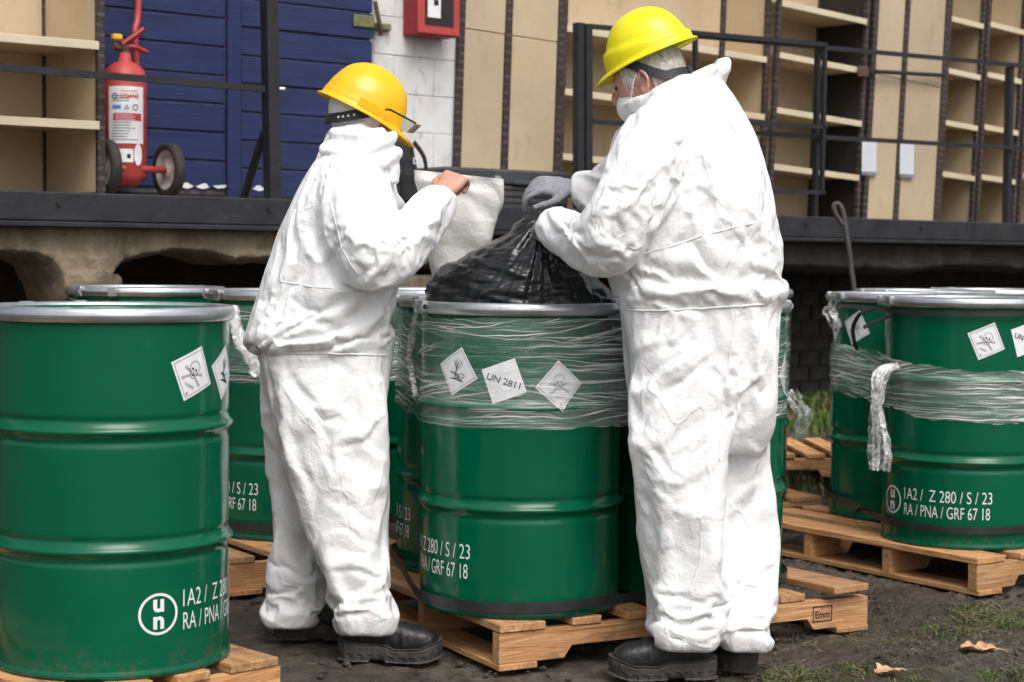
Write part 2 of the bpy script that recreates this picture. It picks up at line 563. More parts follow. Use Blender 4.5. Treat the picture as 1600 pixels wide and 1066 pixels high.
def cbox(lo, hi, c=0.0):
    lo, hi = np.minimum(lo, hi).astype(float), np.maximum(lo, hi).astype(float)
    if c <= 0:
        V = [(x, y, z) for x in (lo[0], hi[0]) for y in (lo[1], hi[1]) for z in (lo[2], hi[2])]
        return V, [(0, 1, 3, 2), (4, 6, 7, 5), (0, 4, 5, 1), (2, 3, 7, 6), (0, 2, 6, 4), (1, 5, 7, 3)]
    c = min(c, 0.45 * float(min(hi - lo)))
    V, idx = [], {}
    for sx in (0, 1):
        for sy in (0, 1):
            for sz in (0, 1):
                s = (sx, sy, sz)
                for a in range(3):
                    p = [(hi if s[k] else lo)[k] + (0 if k == a else (-c if s[k] else c)) for k in range(3)]
                    idx[(sx, sy, sz, a)] = len(V)
                    V.append(p)
    F = []
    for a in range(3):
        b, d = (a + 1) % 3, (a + 2) % 3
        for s in (0, 1):
            q = []
            for (u, w) in ((0, 0), (1, 0), (1, 1), (0, 1)):
                k = [0, 0, 0]; k[a] = s; k[b] = u; k[d] = w
                q.append(idx[(*k, a)])
            F.append(tuple(q if s else q[::-1]))
    for a in range(3):           # edges along axis a
        b, d = (a + 1) % 3, (a + 2) % 3
        for u in (0, 1):
            for w in (0, 1):
                k0 = [0, 0, 0]; k0[b] = u; k0[d] = w
                k1 = list(k0); k1[a] = 1
                q = [idx[(*k0, b)], idx[(*k1, b)], idx[(*k1, d)], idx[(*k0, d)]]
                F.append(tuple(q if (u ^ w) else q[::-1]))
    for sx in (0, 1):
        for sy in (0, 1):
            for sz in (0, 1):
                q = [idx[(sx, sy, sz, a)] for a in range(3)]
                F.append(tuple(q if (sx ^ sy ^ sz) else q[::-1]))
    return V, F
def frames(P):
    P = np.asarray(P, float)
    T = np.gradient(P, axis=0)
    T /= np.linalg.norm(T, axis=1)[:, None] + 1e-12
    up = np.array([0, 0, 1.0]) if abs(T[0][2]) < 0.9 else np.array([1.0, 0, 0])
    A = []
    a = up - T[0] * (up @ T[0]); a /= np.linalg.norm(a)
    for t in T:
        a = a - t * (a @ t); a /= np.linalg.norm(a) + 1e-12
        A.append(a.copy())
    A = np.array(A)
    return P, T, A, np.cross(T, A)
def tube(P, r, n=12, r2=None, cap=True):
    """tube along a polyline; r along the frame's first axis, r2 along the second"""
    P, T, A, B = frames(P)
    m = len(P)
    r = np.broadcast_to(np.asarray(r, float), (m,))
    r2 = r if r2 is None else np.broadcast_to(np.asarray(r2, float), (m,))
    ang = np.linspace(0, 2 * np.pi, n, endpoint=False)
    V = P[:, None] + A[:, None] * (r[:, None] * np.cos(ang))[..., None] + B[:, None] * (r2[:, None] * np.sin(ang))[..., None]
    F = [(i * n + j, i * n + (j + 1) % n, (i + 1) * n + (j + 1) % n, (i + 1) * n + j) for i in range(m - 1) for j in range(n)]
    if cap:
        F.append(tuple(range(n))[::-1])
        F.append(tuple(range((m - 1) * n, m * n)))
    return V.reshape(-1, 3), F
def smooth_path(P, n=24):
    P = np.asarray(P, float)
    k = len(P)
    t = np.linspace(0, k - 1, n)
    out = []
    for x in t:
        i = min(int(x), k - 2); f = x - i
        p0, p1, p2, p3 = P[max(i - 1, 0)], P[i], P[i + 1], P[min(i + 2, k - 1)]
        out.append(0.5 * (2 * p1 + (p2 - p0) * f + (2 * p0 - 5 * p1 + 4 * p2 - p3) * f ** 2 + (3 * p1 - p0 - 3 * p2 + p3) * f ** 3))
    return np.array(out)
def lathe(prof, n=72):
    ang = np.linspace(0, 2 * np.pi, n, endpoint=False)
    V = np.array([[(r * math.sin(a), -r * math.cos(a), z) for a in ang] for r, z in prof]).reshape(-1, 3)
    F = [(i * n + j, i * n + (j + 1) % n, (i + 1) * n + (j + 1) % n, (i + 1) * n + j) for i in range(len(prof) - 1) for j in range(n)]
    return V, F
_rg = np.random.default_rng(99)
_PERM = np.concatenate([_rg.permutation(256)] * 3).astype(np.int32)
_GR = _rg.normal(size=(256, 3)); _GR = (_GR / np.linalg.norm(_GR, axis=1)[:, None] * 1.25).astype(np.float32)
def gnoise(P, seed=0):
    P = np.asarray(P, np.float32) + np.float32((seed * 17.31) % 251)
    fl = np.floor(P)
    f = P - fl
    i = fl.astype(np.int32) & 255
    u = f * f * (3 - 2 * f)
    out = np.zeros(len(P), np.float32)
    for dx in (0, 1):
        a = _PERM[i[:, 0] + dx]
        wx = u[:, 0] if dx else 1 - u[:, 0]
        for dy in (0, 1):
            b = _PERM[a + ((i[:, 1] + dy) & 255)]
            wy = wx * (u[:, 1] if dy else 1 - u[:, 1])
            for dz in (0, 1):
                g = _GR[_PERM[b + ((i[:, 2] + dz) & 255)]]
                w = wy * (u[:, 2] if dz else 1 - u[:, 2])
                out += w * (g[:, 0] * (f[:, 0] - dx) + g[:, 1] * (f[:, 1] - dy) + g[:, 2] * (f[:, 2] - dz))
    return out.astype(float)
def snoise(V, scale, rng, n=4):
    """cheap smooth noise: a few sine waves of random heading"""
    h = np.zeros(len(V), np.float32)
    for _ in range(n):
        d = unit(rng.normal(size=3)) * scale * rng.uniform(0.6, 1.5) * 3.0
        h += np.sin(V @ d.astype(np.float32) + np.float32(rng.uniform(0, 6.28)))
    return h / (n ** 0.5 * 1.4)
def remesh(V, F, voxel):
    me = make_mesh('tmp', V, F, None)
    o = bpy.data.objects.new('tmp', me)
    COL.objects.link(o)
    md = o.modifiers.new('r', 'REMESH')
    md.mode = 'VOXEL'
    md.voxel_size = voxel
    dg = bpy.context.evaluated_depsgraph_get()
    dg.update()
    ev = o.evaluated_get(dg).to_mesh()
    co = np.empty(len(ev.vertices) * 3)
    ev.vertices.foreach_get('co', co)
    lv = np.empty(len(ev.loops), np.int32)
    ev.loops.foreach_get('vertex_index', lv)
    tot = np.empty(len(ev.polygons), np.int32)
    ev.polygons.foreach_get('loop_total', tot)
    st = np.r_[0, np.cumsum(tot)[:-1]]
    quad = np.all(tot == 4)
    F2 = lv.reshape(-1, 4) if quad else [tuple(lv[a:a + n]) for a, n in zip(st, tot)]
    o.evaluated_get(dg).to_mesh_clear()
    bpy.data.objects.remove(o)
    bpy.data.meshes.remove(me)
    return co.reshape(-1, 3), F2
class Topo:
    def __init__(self, n, F):
        self.n = n
        Q = np.array([tuple(f) if len(f) == 4 else (*f, f[0]) for f in F]) if not isinstance(F, np.ndarray) else F
        Q = Q.astype(np.int64)
        E = np.concatenate([Q[:, [0, 1]], Q[:, [1, 2]], Q[:, [2, 3]], Q[:, [3, 0]]])
        E = np.sort(E, axis=1)
        E = E[E[:, 0] != E[:, 1]]
        k = np.unique(E[:, 0] * n + E[:, 1])
        self.E = np.c_[k // n, k % n]
        D = np.concatenate([Q[:, [0, 2]], Q[:, [1, 3]]])
        self.X = np.concatenate([self.E, D])
        self.deg = np.bincount(self.E.ravel(), minlength=n).astype(float) + 1e-9
        self.degX = np.bincount(self.X.ravel(), minlength=n).astype(float) + 1e-9
        self.T = np.concatenate([Q[:, [0, 1, 2]], Q[:, [0, 2, 3]]])
    def lap(self, P):
        i, j = self.E[:, 0], self.E[:, 1]
        out = np.empty_like(P)
        for c in range(3):
            out[:, c] = np.bincount(i, P[j, c], self.n) + np.bincount(j, P[i, c], self.n)
        return out / self.deg[:, None] - P
    def normals(self, P):
        a, b, c = P[self.T[:, 0]], P[self.T[:, 1]], P[self.T[:, 2]]
        fn = np.cross(b - a, c - a)
        N = np.zeros_like(P)
        for k in range(3):
            for q in range(3):
                N[:, q] += np.bincount(self.T[:, k], fn[:, q], self.n)
        return N / (np.linalg.norm(N, axis=1)[:, None] + 1e-12)
    def smooth(self, P, it, k=0.5):
        for _ in range(it):
            P = P + k * self.lap(P)
        return P
def crumple(tp, P, grow, axis, iters=90, lo=-0.012, hi=0.03, bend=0.05, seedamp=0.004, seedscale=11.0, seed=1, pin=None, aniso=1.0, grav=0.0):
    """let surplus cloth buckle: every edge wants to be longer than the body it lies on"""
    P0 = P.copy()
    N0 = tp.normals(P0)
    i, j = tp.X[:, 0], tp.X[:, 1]
    d = P0[j] - P0[i]
    L = np.linalg.norm(d, axis=1)
    ax = axis[i]
    ca = ((d * ax).sum(1) / (L + 1e-9)) ** 2
    g = 0.5 * (grow[i] + grow[j])
    rest = L * (1 + g * (ca + (1 - ca) * aniso))
    Q = P0 * seedscale
    nz = gnoise(Q + axis * (Q * axis).sum(1)[:, None] * 0.6, seed) + 0.5 * gnoise(Q * 2.1, seed + 5)
    P = P0 + N0 * (nz * seedamp * (grow > 0.003))[:, None]
    kk = np.ones(len(P)) if pin is None else 1 - pin
    for it in range(iters):
        d = P[j] - P[i]
        l = np.linalg.norm(d, axis=1) + 1e-9
        c = d * (((l - rest) / l) * 0.5)[:, None]
        acc = np.empty_like(P)
        for q in range(3):
            acc[:, q] = np.bincount(i, c[:, q], tp.n) - np.bincount(j, c[:, q], tp.n)
        P = P + acc * (1.6 / tp.degX * 2.0)[:, None] * 0.5
        P = P + bend * tp.lap(P)
        if grav: P[:, 2] -= grav
        D = P - P0
        nn = (D * N0).sum(1)
        tt = D - N0 * nn[:, None]
        tl = np.linalg.norm(tt, axis=1)
        tt *= np.minimum(1, 0.02 / (tl + 1e-9))[:, None]
        P = P0 + (tt + N0 * np.clip(nn, lo, hi)[:, None]) * kk[:, None]
    return P
def text_polys(s, size=1.0, bold=0.0):
    cu = bpy.data.curves.new('t', 'FONT')
    cu.body = s
    cu.size = size
    cu.offset = bold
    cu.resolution_u = 4
    o = bpy.data.objects.new('t', cu)
    COL.objects.link(o)
    dg = bpy.context.evaluated_depsgraph_get()
    dg.update()
    me = bpy.data.meshes.new_from_object(o.evaluated_get(dg))
    V = np.array([v.co[:] for v in me.vertices]).reshape(-1, 3)
    F = [tuple(p.vertices) for p in me.polygons]
    bpy.data.objects.remove(o)
    bpy.data.meshes.remove(me)
    return V[:, :2], F
def fit_text(s, w=None, h=None, x=0, y=0, bold=0.0, center=False):
    V, F = text_polys(s, 1.0, bold)
    lo, hi = V.min(0), V.max(0)
    sy = h / (hi[1] - lo[1]) if h else None
    sx = w / (hi[0] - lo[0]) if w else sy
    sy = sy or sx
    V = (V - lo) * (sx, sy)
    V += (x, y)
    if center: V -= (sx * (hi[0] - lo[0]) / 2, sy * (hi[1] - lo[1]) / 2)
    return V, F
class P2:
    """flat print: polygons in the plane"""
    def __init__(self):
        self.v, self.f, self.n = [], [], 0
    def add(self, V, F):
        self.v.append(np.asarray(V, float))
        self.f += [tuple(i + self.n for i in f) for f in F]
        self.n += len(V)
    def poly(self, pts):
        self.add(pts, [tuple(range(len(pts)))])
    def line(self, x0, y0, x1, y1, w, w2=None):
        w2 = w if w2 is None else w2
        d = np.array([x1 - x0, y1 - y0]); l = np.hypot(*d)
        if l < 1e-9: return
        q = np.array([-d[1], d[0]]) / l / 2
        self.add([(x0, y0) - q * w, (x1, y1) - q * w2, (x1, y1) + q * w2, (x0, y0) + q * w], [(0, 1, 2, 3)])
    def path(self, pts, w):
        for a, b in zip(pts, pts[1:]): self.line(*a, *b, w)
    def ring(self, cx, cy, r0, r1, n=28, sy=1.0):
        a = np.linspace(0, 2 * np.pi, n, endpoint=False)
        i = np.c_[cx + r0 * np.cos(a), cy + r0 * sy * np.sin(a)]
        o = np.c_[cx + r1 * np.cos(a), cy + r1 * sy * np.sin(a)]
        self.add(np.r_[i, o], [(k, n + k, n + (k + 1) % n, (k + 1) % n) for k in range(n)])
    def disk(self, cx, cy, r, n=12, sy=1.0):
        a = np.linspace(0, 2 * np.pi, n, endpoint=False)
        self.poly(np.c_[cx + r * np.cos(a), cy + r * sy * np.sin(a)])
    def get(self):
        return np.concatenate(self.v), self.f

# ------------------------------------------------------------------ ground
def bank(x, y):
    # the ground climbs a little towards the dock
    c = 0.639 * x - 0.769 * y
    t = np.clip((-c - 5.7) / 2.0, 0, 1)
    return 0.20 * t * t * (3 - 2 * t) * np.clip((x + 0.3) / 1.0, 0, 1)
GPATCH = [(1565, 962, 85, 17, 1.0), (1475, 984, 55, 9, 0.8), (1240, 1056, 75, 15, 1.0), (1345, 1042, 75, 10, 0.75), (1395, 998, 45, 7, 0.35), (1535, 1052, 60, 9, 0.8), (1600, 1050, 40, 10, 0.7), (1290, 1002, 55, 7, 0.35), (1180, 1062, 60, 8, 0.9), (1440, 1060, 60, 7, 0.5)]
def moss_mask(x, y):
    P = np.c_[x * 1.7, y * 1.7, np.full_like(x, 3.3)]
    n = gnoise(P, 21) + 0.6 * gnoise(P * 2.7, 22) + 0.35 * gnoise(P * 7, 23)
    n2 = gnoise(P * 6, 24) + 0.6 * gnoise(P * 14, 25)
    fore = np.zeros_like(x)
    for px, py, rx, ry, a in GPATCH:
        g = gnd(px, py); ex = gnd(px + rx, py)[0] - g[0]; ey = gnd(px, py - ry)[1] - g[1]
        fore = np.maximum(fore, a * np.exp(-((x - g[0]) / ex) ** 2 - ((y - g[1]) / ey) ** 2))
    fore = np.clip(fore * (1.0 + 1.3 * n2) * 1.4 - 0.12, 0, 1)
    c = 0.639 * x - 0.769 * y
    far = np.clip((-c - 5.2) / 0.8, 0, 1) * np.clip((x - 0.2) / 0.6, 0, 1)
    return np.clip(fore + np.clip((n + 0.30) * 1.8, 0, 1) * far, 0, 1)
def ground():
    def axis(lo, hi, step, far):
        a = np.arange(lo, hi + 1e-6, step)
        g = 1.25 ** np.arange(0, 36)
        g = np.cumsum(g) * step
        g = g[g < far]
        return np.concatenate([lo - g[::-1], a, hi + g])
    xs, ys = axis(-1.6, 2.6, 0.013, 250), axis(4.35, 7.4, 0.013, 250)
    X, Y = np.meshgrid(xs, ys)
    x, y = X.ravel(), Y.ravel()
    Q = np.c_[x, y, np.zeros_like(x)]
    near = np.exp(-((np.maximum(0, np.abs(x - 0.7) - 2.7)) ** 2 + np.maximum(0, np.abs(y - 6.2) - 2) ** 2))
    rgt = 0.35 + 0.65 * np.clip((x - 0.5) / 0.6, 0, 1)
    n = 0.010 * gnoise(Q * 2.3, 1) + near * 1.5 * rgt * (0.020 * gnoise(Q * 8, 2) + 0.022 * (0.25 - np.abs(gnoise(Q * 19 + 0.4 * gnoise(Q * 9, 8)[:, None], 3))) + 0.010 * gnoise(Q * 42, 4))
    z = bank(x, y) + np.minimum(n, 0.016) - 0.014
    nx, ny = len(xs), len(ys)
    idx = np.arange(nx * ny).reshape(ny, nx)
    F = np.c_[idx[:-1, :-1].ravel(), idx[:-1, 1:].ravel(), idx[1:, 1:].ravel(), idx[1:, :-1].ravel()]
    me = make_mesh('ground', np.c_[x, y, z], F, 'mud', True)
    ca = me.color_attributes.new('moss', 'FLOAT_COLOR', 'POINT')
    m = moss_mask(x, y)
    ca.data.foreach_set('color', np.c_[m, m, m, np.ones_like(m)].ravel())
    o = link('ground', me)
    o['kind'] = 'structure'
    o['label'] = 'wet dark mud ground with patches of moss'
ground()

# ------------------------------------------------------------------ dock and facade frame: s along, w towards the yard, z up
EX, EY = 0.769, 0.639
QX, QY = -0.474, 10.2
CW = 0.639 * QX - 0.769 * QY
DZ = 1.40
LIP = 0.95
def W(s, w, z):
    return np.array([QX + s * EX + w * 0.639, QY + s * EY - w * 0.769, z])
def SX(px, w, py=200):
    r = CR @ np.array([(px - 800) / FPX, -(py - 533) / FPX, -1.0])
    k = r[0] / r[1]
    Y = (CW + w) / (0.639 * k - 0.769)
    return (k * Y - QX) * EX + (Y - QY) * EY
def ZX(px, py, w):
    r = CR @ np.array([(px - 800) / FPX, -(py - 533) / FPX, -1.0])
    Y = (CW + w) / (0.639 * r[0] / r[1] - 0.769)
    return float(at(px, py, Y)[2])
FANG = math.atan2(EY, EX)
def fac_empty(name, s, w, z):
    return empty(name, W(s, w, z), FANG)      # local axes: x along s, -y towards the yard, z up
def L3(s, w, z, o):                              # facade coordinates -> local of an empty at o=(s,w,z)
    return (s - o[0], -(w - o[1]), z - o[2])
class FB(MB):
    """boxes in facade coordinates, local to an origin"""
    def __init__(self, o):
        super().__init__(); self.o = o
    def bx(self, s0, s1, w0, w1, z0, z1, c=0.0):
        return self.box(L3(s0, w0, z0, self.o), L3(s1, w1, z1, self.o), c)
def fbox(name, o, parent, mat, s0, s1, w0, w1, z0, z1, c=0.0):
    return FB(o).bx(s0, s1, w0, w1, z0, z1, c).build(name, mat, parent)

def dock():
    o = (0, 0, 0)
    root = fac_empty('loading_dock', 0, 0, 0)
    tag(root, 'raised loading dock with black steel edge and broken concrete beam behind the drums', 'dock')
    s0, s1 = -6.0, 11.0
    fbox('deck', o, root, 'concrete', s0, s1, -0.3, LIP - 0.012, DZ - 0.12, DZ - 0.004)
    fb = FB(o)
    fb.bx(s0, s1, LIP - 0.01, LIP + 0.05, DZ - 0.125, DZ, 0.006)
    fb.bx(s0, s1, LIP - 0.02, LIP + 0.075, DZ - 0.150, DZ - 0.127, 0.004)
    e = fb.build('steel_edge', 'lip', root)
    rng = random.Random(4)
    for k in range(14):
        s = s0 + 1.0 + k * 1.15 + rng.uniform(-0.2, 0.2)
        V, F = tube([L3(s, LIP + 0.05, DZ - 0.05, o), L3(s, LIP + 0.058, DZ - 0.05, o)], 0.012, 8)
        MB().add(V, F).build('bolt_head', 'lip', e)
    # concrete beam with a broken lower edge
    zt = DZ - 0.152
    def low(px):
        pts = [(-300, 415), (0, 400), (55, 403), (85, 418), (100, 446), (108, 480), (176, 480), (182, 440), (196, 420), (225, 406), (255, 399), (300, 396), (335, 402), (370, 412), (430, 408), (520, 415), (700, 420), (900, 425), (1240, 424), (1350, 427), (1420, 432), (1480, 422), (1600, 425), (1900, 428)]
        return np.interp(px, [p[0] for p in pts], [p[1] for p in pts])
    pxs = np.concatenate([np.arange(-300, 460, 5), np.arange(460, 1900, 14)])
    ss = np.array([SX(p, LIP, 400) for p in pxs])
    zl = np.array([ZX(p, low(p), LIP) for p in pxs])
    q = np.c_[ss * 9, np.zeros_like(ss), np.zeros_like(ss)]
    zl = zl + 0.018 * gnoise(q, 5) + 0.012 * gnoise(q * 3.1, 6)
    zl = np.minimum(zl, zt - 0.04)
    def part(name, sel, mat, wf):
        idx = np.where(sel)[0]
        nr = 14
        V = []
        for k in idx:
            for r in range(nr):
                t = r / (nr - 1)
                z = zt + (zl[k] - zt) * t
                V.append((ss[k], wf, z))
        V = np.array(V)
        jag = 0.03 * np.abs(gnoise(V * np.array([6, 1, 8]), 9)) + 0.012 * gnoise(V * np.array([20, 1, 20]), 10)
        tt = np.tile(np.linspace(0, 1, nr), len(idx))
        V[:, 1] -= jag * (0.3 + tt) + 0.10 * np.clip((tt - 0.72) / 0.28, 0, 1) ** 2
        m = len(idx)
        G = np.arange(m * nr).reshape(m, nr)
        F = [(G[a, b], G[a + 1, b], G[a + 1, b + 1], G[a, b + 1]) for a in range(m - 1) for b in range(nr - 1)]
        B = V[np.arange(m) * nr + nr - 1].copy(); B[:, 1] -= 0.30
        T0 = V[np.arange(m) * nr].copy(); T0[:, 1] -= 0.30
        base = m * nr
        F += [(G[a, nr - 1], G[a + 1, nr - 1], base + a + 1, base + a) for a in range(m - 1)]
        F += [(base + a, base + a + 1, base + m + a + 1, base + m + a) for a in range(m - 1)]
        for a in (0, m - 1):
            F.append((G[a, 0], G[a, nr - 1], base + a, base + m + a))
        V = np.concatenate([V, B, T0])
        V = V * np.array([1, -1, 1])
        make = make_mesh(name, V, F, mat, False)
        return link(name, make, root)
    part('concrete_beam', pxs <= 700, 'concrete', LIP - 0.005)
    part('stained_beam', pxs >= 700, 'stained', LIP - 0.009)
    # pillars under the beam and the block wall set back below the deck
    for px in (-190, 140, 640, 1100, 1750):
        s = SX(px, LIP - 0.15, 440)
        fbox('pillar', o, root, 'concrete', s - 0.12, s + 0.12, LIP - 0.30, LIP - 0.055, -0.1, ZX(px, 436, LIP) + 0.02, 0.02)
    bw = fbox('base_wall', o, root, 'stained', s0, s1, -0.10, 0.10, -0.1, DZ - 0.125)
    rng = random.Random(8)
    bm = FB((0, 0, 0)).bx(-0.095, 0.095, 0, 0.022, -0.045, 0.045, 0.005).mesh('brick', 'stained')
    sA, sB = SX(1215, 0.1, 520), SX(1330, 0.1, 520)
    r = 0
    z = 0.16
    while z < 1.15:
        s = sA - (0.1 if r % 2 else 0)
        while s < sB:
            link('brick', bm, bw, (s, -0.10 - rng.uniform(-0.006, 0.002), z))
            s += 0.205
        z += 0.103; r += 1
dock()

WP = 0.40
def wall():
    o = (0, 0, 0)
    root = fac_empty('block_wall', 0, 0, 0)
    tag(root, 'whitewashed concrete block wall between the blue door and the beige shelving', 'wall')
    fbox('wall_core', o, root, 'mortar', SX(160, WP), SX(714, WP) , -0.35, WP - 0.006, DZ, 4.6)
    fbox('rear_wall', o, root, 'dark_panel', -7.0, 11.0, -0.56, -0.36, DZ, 4.6)
    bl = {}
    sA, sB = SX(583, WP), SX(714, WP)
    n = 3
    ww = (sB - sA) / 2.1
    rng = random.Random(3)
    for r in range(8):
        z0 = DZ + r * 0.2
        edges = [sA] + ([sA + ww * 0.5, sA + ww * 1.5] if r % 2 else [sA + ww]) + [sB]
        for a, b in zip(edges, edges[1:]):
            fbox('block', o, root, 'block', a + 0.0012, b - 0.0012, WP - 0.2, WP + rng.uniform(-0.001, 0.003), z0 + 0.0012, z0 + 0.1988, 0.003)
wall()

def blue_door():
    B = WP - 0.005
    o = (SX(370, B + 0.06), B + 0.06, DZ)
    root = fac_empty('plank_door', *o)
    tag(root, 'dark blue door of wide horizontal wooden planks behind the fire extinguisher', 'door')
    rng = random.Random(12)
    sL, sR = SX(162, B + 0.06), SX(582, B + 0.06)
    t0, t1 = SX(357, B + 0.08), SX(379, B + 0.08)
    fbox('backing', o, root, 'joint_grey', sL, sR - 0.01, B, B + 0.045, DZ + 0.01, 3.3)
    ph = 0.139
    for a, b, dz in ((sL, t0 - 0.004, 0.02), (t1 + 0.004, sR, -0.01)):
        z = DZ + 0.035 + dz
        for k in range(11):
            fbox('plank', o, root, 'blue', a, b, B + 0.046, B + 0.058 + rng.uniform(-0.003, 0.003), z + 0.004, z + ph - 0.004, 0.005)
            z += ph
    fbox('centre_stile', o, root, 'blue', t0, t1, B + 0.046, B + 0.075, DZ + 0.01, 3.2, 0.006)
    fbox('bottom_rail', o, root, 'dark_panel', sL, sR, B + 0.0462, B + 0.065, DZ, DZ + 0.032)
    for px in (292, 318, 345, 405):
        s = SX(px, B + 0.065)
        q = P2()
        a = np.linspace(0, 2 * np.pi, 9, endpoint=False)
        V = [(s + (0.034 + 0.012 * math.sin(3 * t + px)) * math.cos(t), DZ + 0.070 + 0.011 * math.sin(t) * (1 + 0.4 * math.cos(2 * t + px))) for t in a]
        m = MB()
        m.add([L3(x, B + 0.0635, z, o) for x, z in V], [tuple(range(9))])
        m.build('paint_scar', 'white_print', root)
    # greenish strap hinge
    h = fbox('hinge', o, root, 'old_green', SX(552, B + 0.07), SX(584, B + 0.07), B + 0.062, B + 0.072, ZX(570, 43, B + 0.07), ZX(570, 24, B + 0.07), 0.004)
    fbox('hinge_pin', o, h, 'old_green', SX(586, B + 0.05), SX(613, B + 0.05), B + 0.01, B + 0.04, ZX(600, 47, B + 0.05), ZX(600, 36, B + 0.05), 0.006)
    V, F = tube(smooth_path([L3(SX(588, B + 0.07), B + 0.05, ZX(590, 2, B + 0.07), o), L3(SX(592, B + 0.07), B + 0.07, ZX(592, 38, B + 0.07), o), L3(SX(596, B + 0.07), B + 0.06, ZX(596, 55, B + 0.07), o)], 10), 0.012, 8)
    MB().add(V, F).build('hinge_hook', 'rust', h)
blue_door()

def cabinet():
    s0, s1 = SX(632, WP + 0.02, 30), 0
    z0, z1 = ZX(670, 56, WP + 0.1), ZX(670, -60, WP + 0.1)
    o = (s0, WP, z0)
    s1 = s0 + 0.27
    root = fac_empty('fire_hose_cabinet', *o)
    tag(root, 'red fire cabinet with a small window and sticker on the white wall', 'cabinet')
    fbox('box', o, root, 'red_cabinet', s0, s1, WP + 0.004, WP + 0.13, z0, z1, 0.006)
    d = fbox('door', o, root, 'red_paint', s0 - 0.004, s1 + 0.004, WP + 0.131, WP + 0.146, z0 + 0.004, z1 - 0.004, 0.004)
    fbox('pane', o, d, 'dark_panel', s0 + 0.04, s1 - 0.04, WP + 0.147, WP + 0.149, z0 + 0.05, z1 - 0.05)
    st = fbox('sticker', o, d, 'label_paper', s0 + 0.055, s0 + 0.14, WP + 0.1505, WP + 0.152, z0 + 0.09, z0 + 0.25)
    fbox('sticker_print', o, st, 'blue_ink', s0 + 0.06, s0 + 0.13, WP + 0.1525, WP + 0.1535, z0 + 0.21, z0 + 0.245)
    fbox('sticker_print', o, st, 'ink', s0 + 0.095, s0 + 0.125, WP + 0.1525, WP + 0.1535, z0 + 0.155, z0 + 0.185)
cabinet()

def shelf_unit(px0, px1, wb, wf, ys, label, closed=False, dark_side=False, zt=3.7, lean=0.0, sideL=False, uprights_mid=(), group='beige steel shelving units on the dock'):
    s0, s1 = SX(px0, wf), SX(px1, wf)
    o = (s0, wb, DZ)
    root = fac_empty('shelving_unit', *o)
    root.rotation_euler = (0, lean, FANG)
    tag(root, label, 'shelving', group)
    u = 0.035
    for s in (s0, s1 - u):
        for w0, w1 in ((wf - 0.03, wf), (wb, wb + 0.03)):
            fbox('upright', o, root, 'upright', s, s + u, w0, w1, DZ, zt, 0.002)
    fbox('back_panel', o, root, 'beige', s0 + u, s1 - u, wb + 0.004, wb + 0.012, DZ + 0.01, zt - 0.01)
    fbox('side_panel', o, root, 'dark_panel' if dark_side else 'beige', s1 - u + 0.010, s1 - u + 0.016, wb + 0.031, wf - 0.031, DZ + 0.01, zt - 0.01)
    if sideL:
        fbox('side_panel', o, root, 'beige', s0 + 0.010, s0 + 0.016, wb + 0.031, wf - 0.031, DZ + 0.01, zt - 0.01)
    pm = 0.5 * (px0 + px1)
    for y in ys:
        z = ZX(pm, y, wf)
        sh = fbox('shelf', o, root, 'beige', s0 + 0.012, s1 - 0.012, wb + 0.014, wf - 0.016, z - 0.018, z, 0.002)
        fbox('shelf_lip', o, sh, 'shelf_edge', s0 + u - 0.006, s1 - u + 0.006, wf - 0.014, wf + 0.003, z - 0.036, z + 0.002, 0.002)
    for p in uprights_mid:
        s = SX(p, wf)
        fbox('upright', o, root, 'upright', s, s + u, wf + 0.004, wf + 0.024, DZ, zt, 0.002)
    return root, o, s0, s1
def panel_unit(px0, px1, wb, wf, mids, label, zt=3.7, lean=0.0):
    s0, s1 = SX(px0, wf), SX(px1, wf)
    o = (s0, wb, DZ)
    root = fac_empty('panelled_unit', *o)
    root.rotation_euler = (0, lean, FANG)
    tag(root, label, 'shelving', 'beige steel shelving units on the dock')
    ed = [s0] + [SX(p, wf) for p in mids] + [s1]
    for k, s in enumerate(ed):
        fbox('upright', o, root, 'upright', s - 0.022, s + 0.022, wf - 0.01, wf + 0.014, DZ, zt, 0.002)
        fbox('upright', o, root, 'upright', s - 0.018, s + 0.018, wb, wb + 0.03, DZ, zt, 0.002)
    for a, b in zip(ed, ed[1:]):
        fbox('panel', o, root, 'beige', a + 0.023, b - 0.023, wf - 0.008, wf, DZ + 0.008, DZ + 0.98, 0.002)
        fbox('panel', o, root, 'beige', a + 0.023, b - 0.023, wf - 0.008, wf + 0.0015, DZ + 0.984, zt, 0.002)
    return root, o
shelf_unit(-190, 165, 0.22, 0.80, (52, 182), 'beige open shelving unit left of the red fire extinguisher', zt=3.7, lean=-0.005)
panel_unit(712, 868, 0.02, 0.42, (786,), 'two tall plain beige panels beside the white wall', lean=0.03)
shelf_unit(872, 1196, 0.02, 0.42, (57, 152, 249), 'wide beige shelving unit behind the man in the lemon yellow hard hat', uprights_mid=(1115,), lean=0.03)
shelf_unit(1203, 1346, 0.02, 0.46, (8, 88, 173, 260), 'beige shelving bay with a dark inside next to the papered panels', dark_side=True, lean=0.05)
pn, po = panel_unit(1352, 1464, 0.02, 0.46, (1401,), 'two tall beige panels carrying a pair of paper sheets', lean=0.06)
shelf_unit(1468, 1526, 0.02, 0.44, (26, 108, 189, 269), 'narrow shelving bay directly right of the papered panels', lean=0.06)
shelf_unit(1529, 1590, 0.02, 0.46, (35, 114, 196, 274), 'narrow shelving bay between two others at the right end of the dock', lean=0.06)
shelf_unit(1594, 1690, 0.02, 0.44, (38, 116, 196, 273), 'shelving bay cut by the right edge of the picture', lean=0.06)
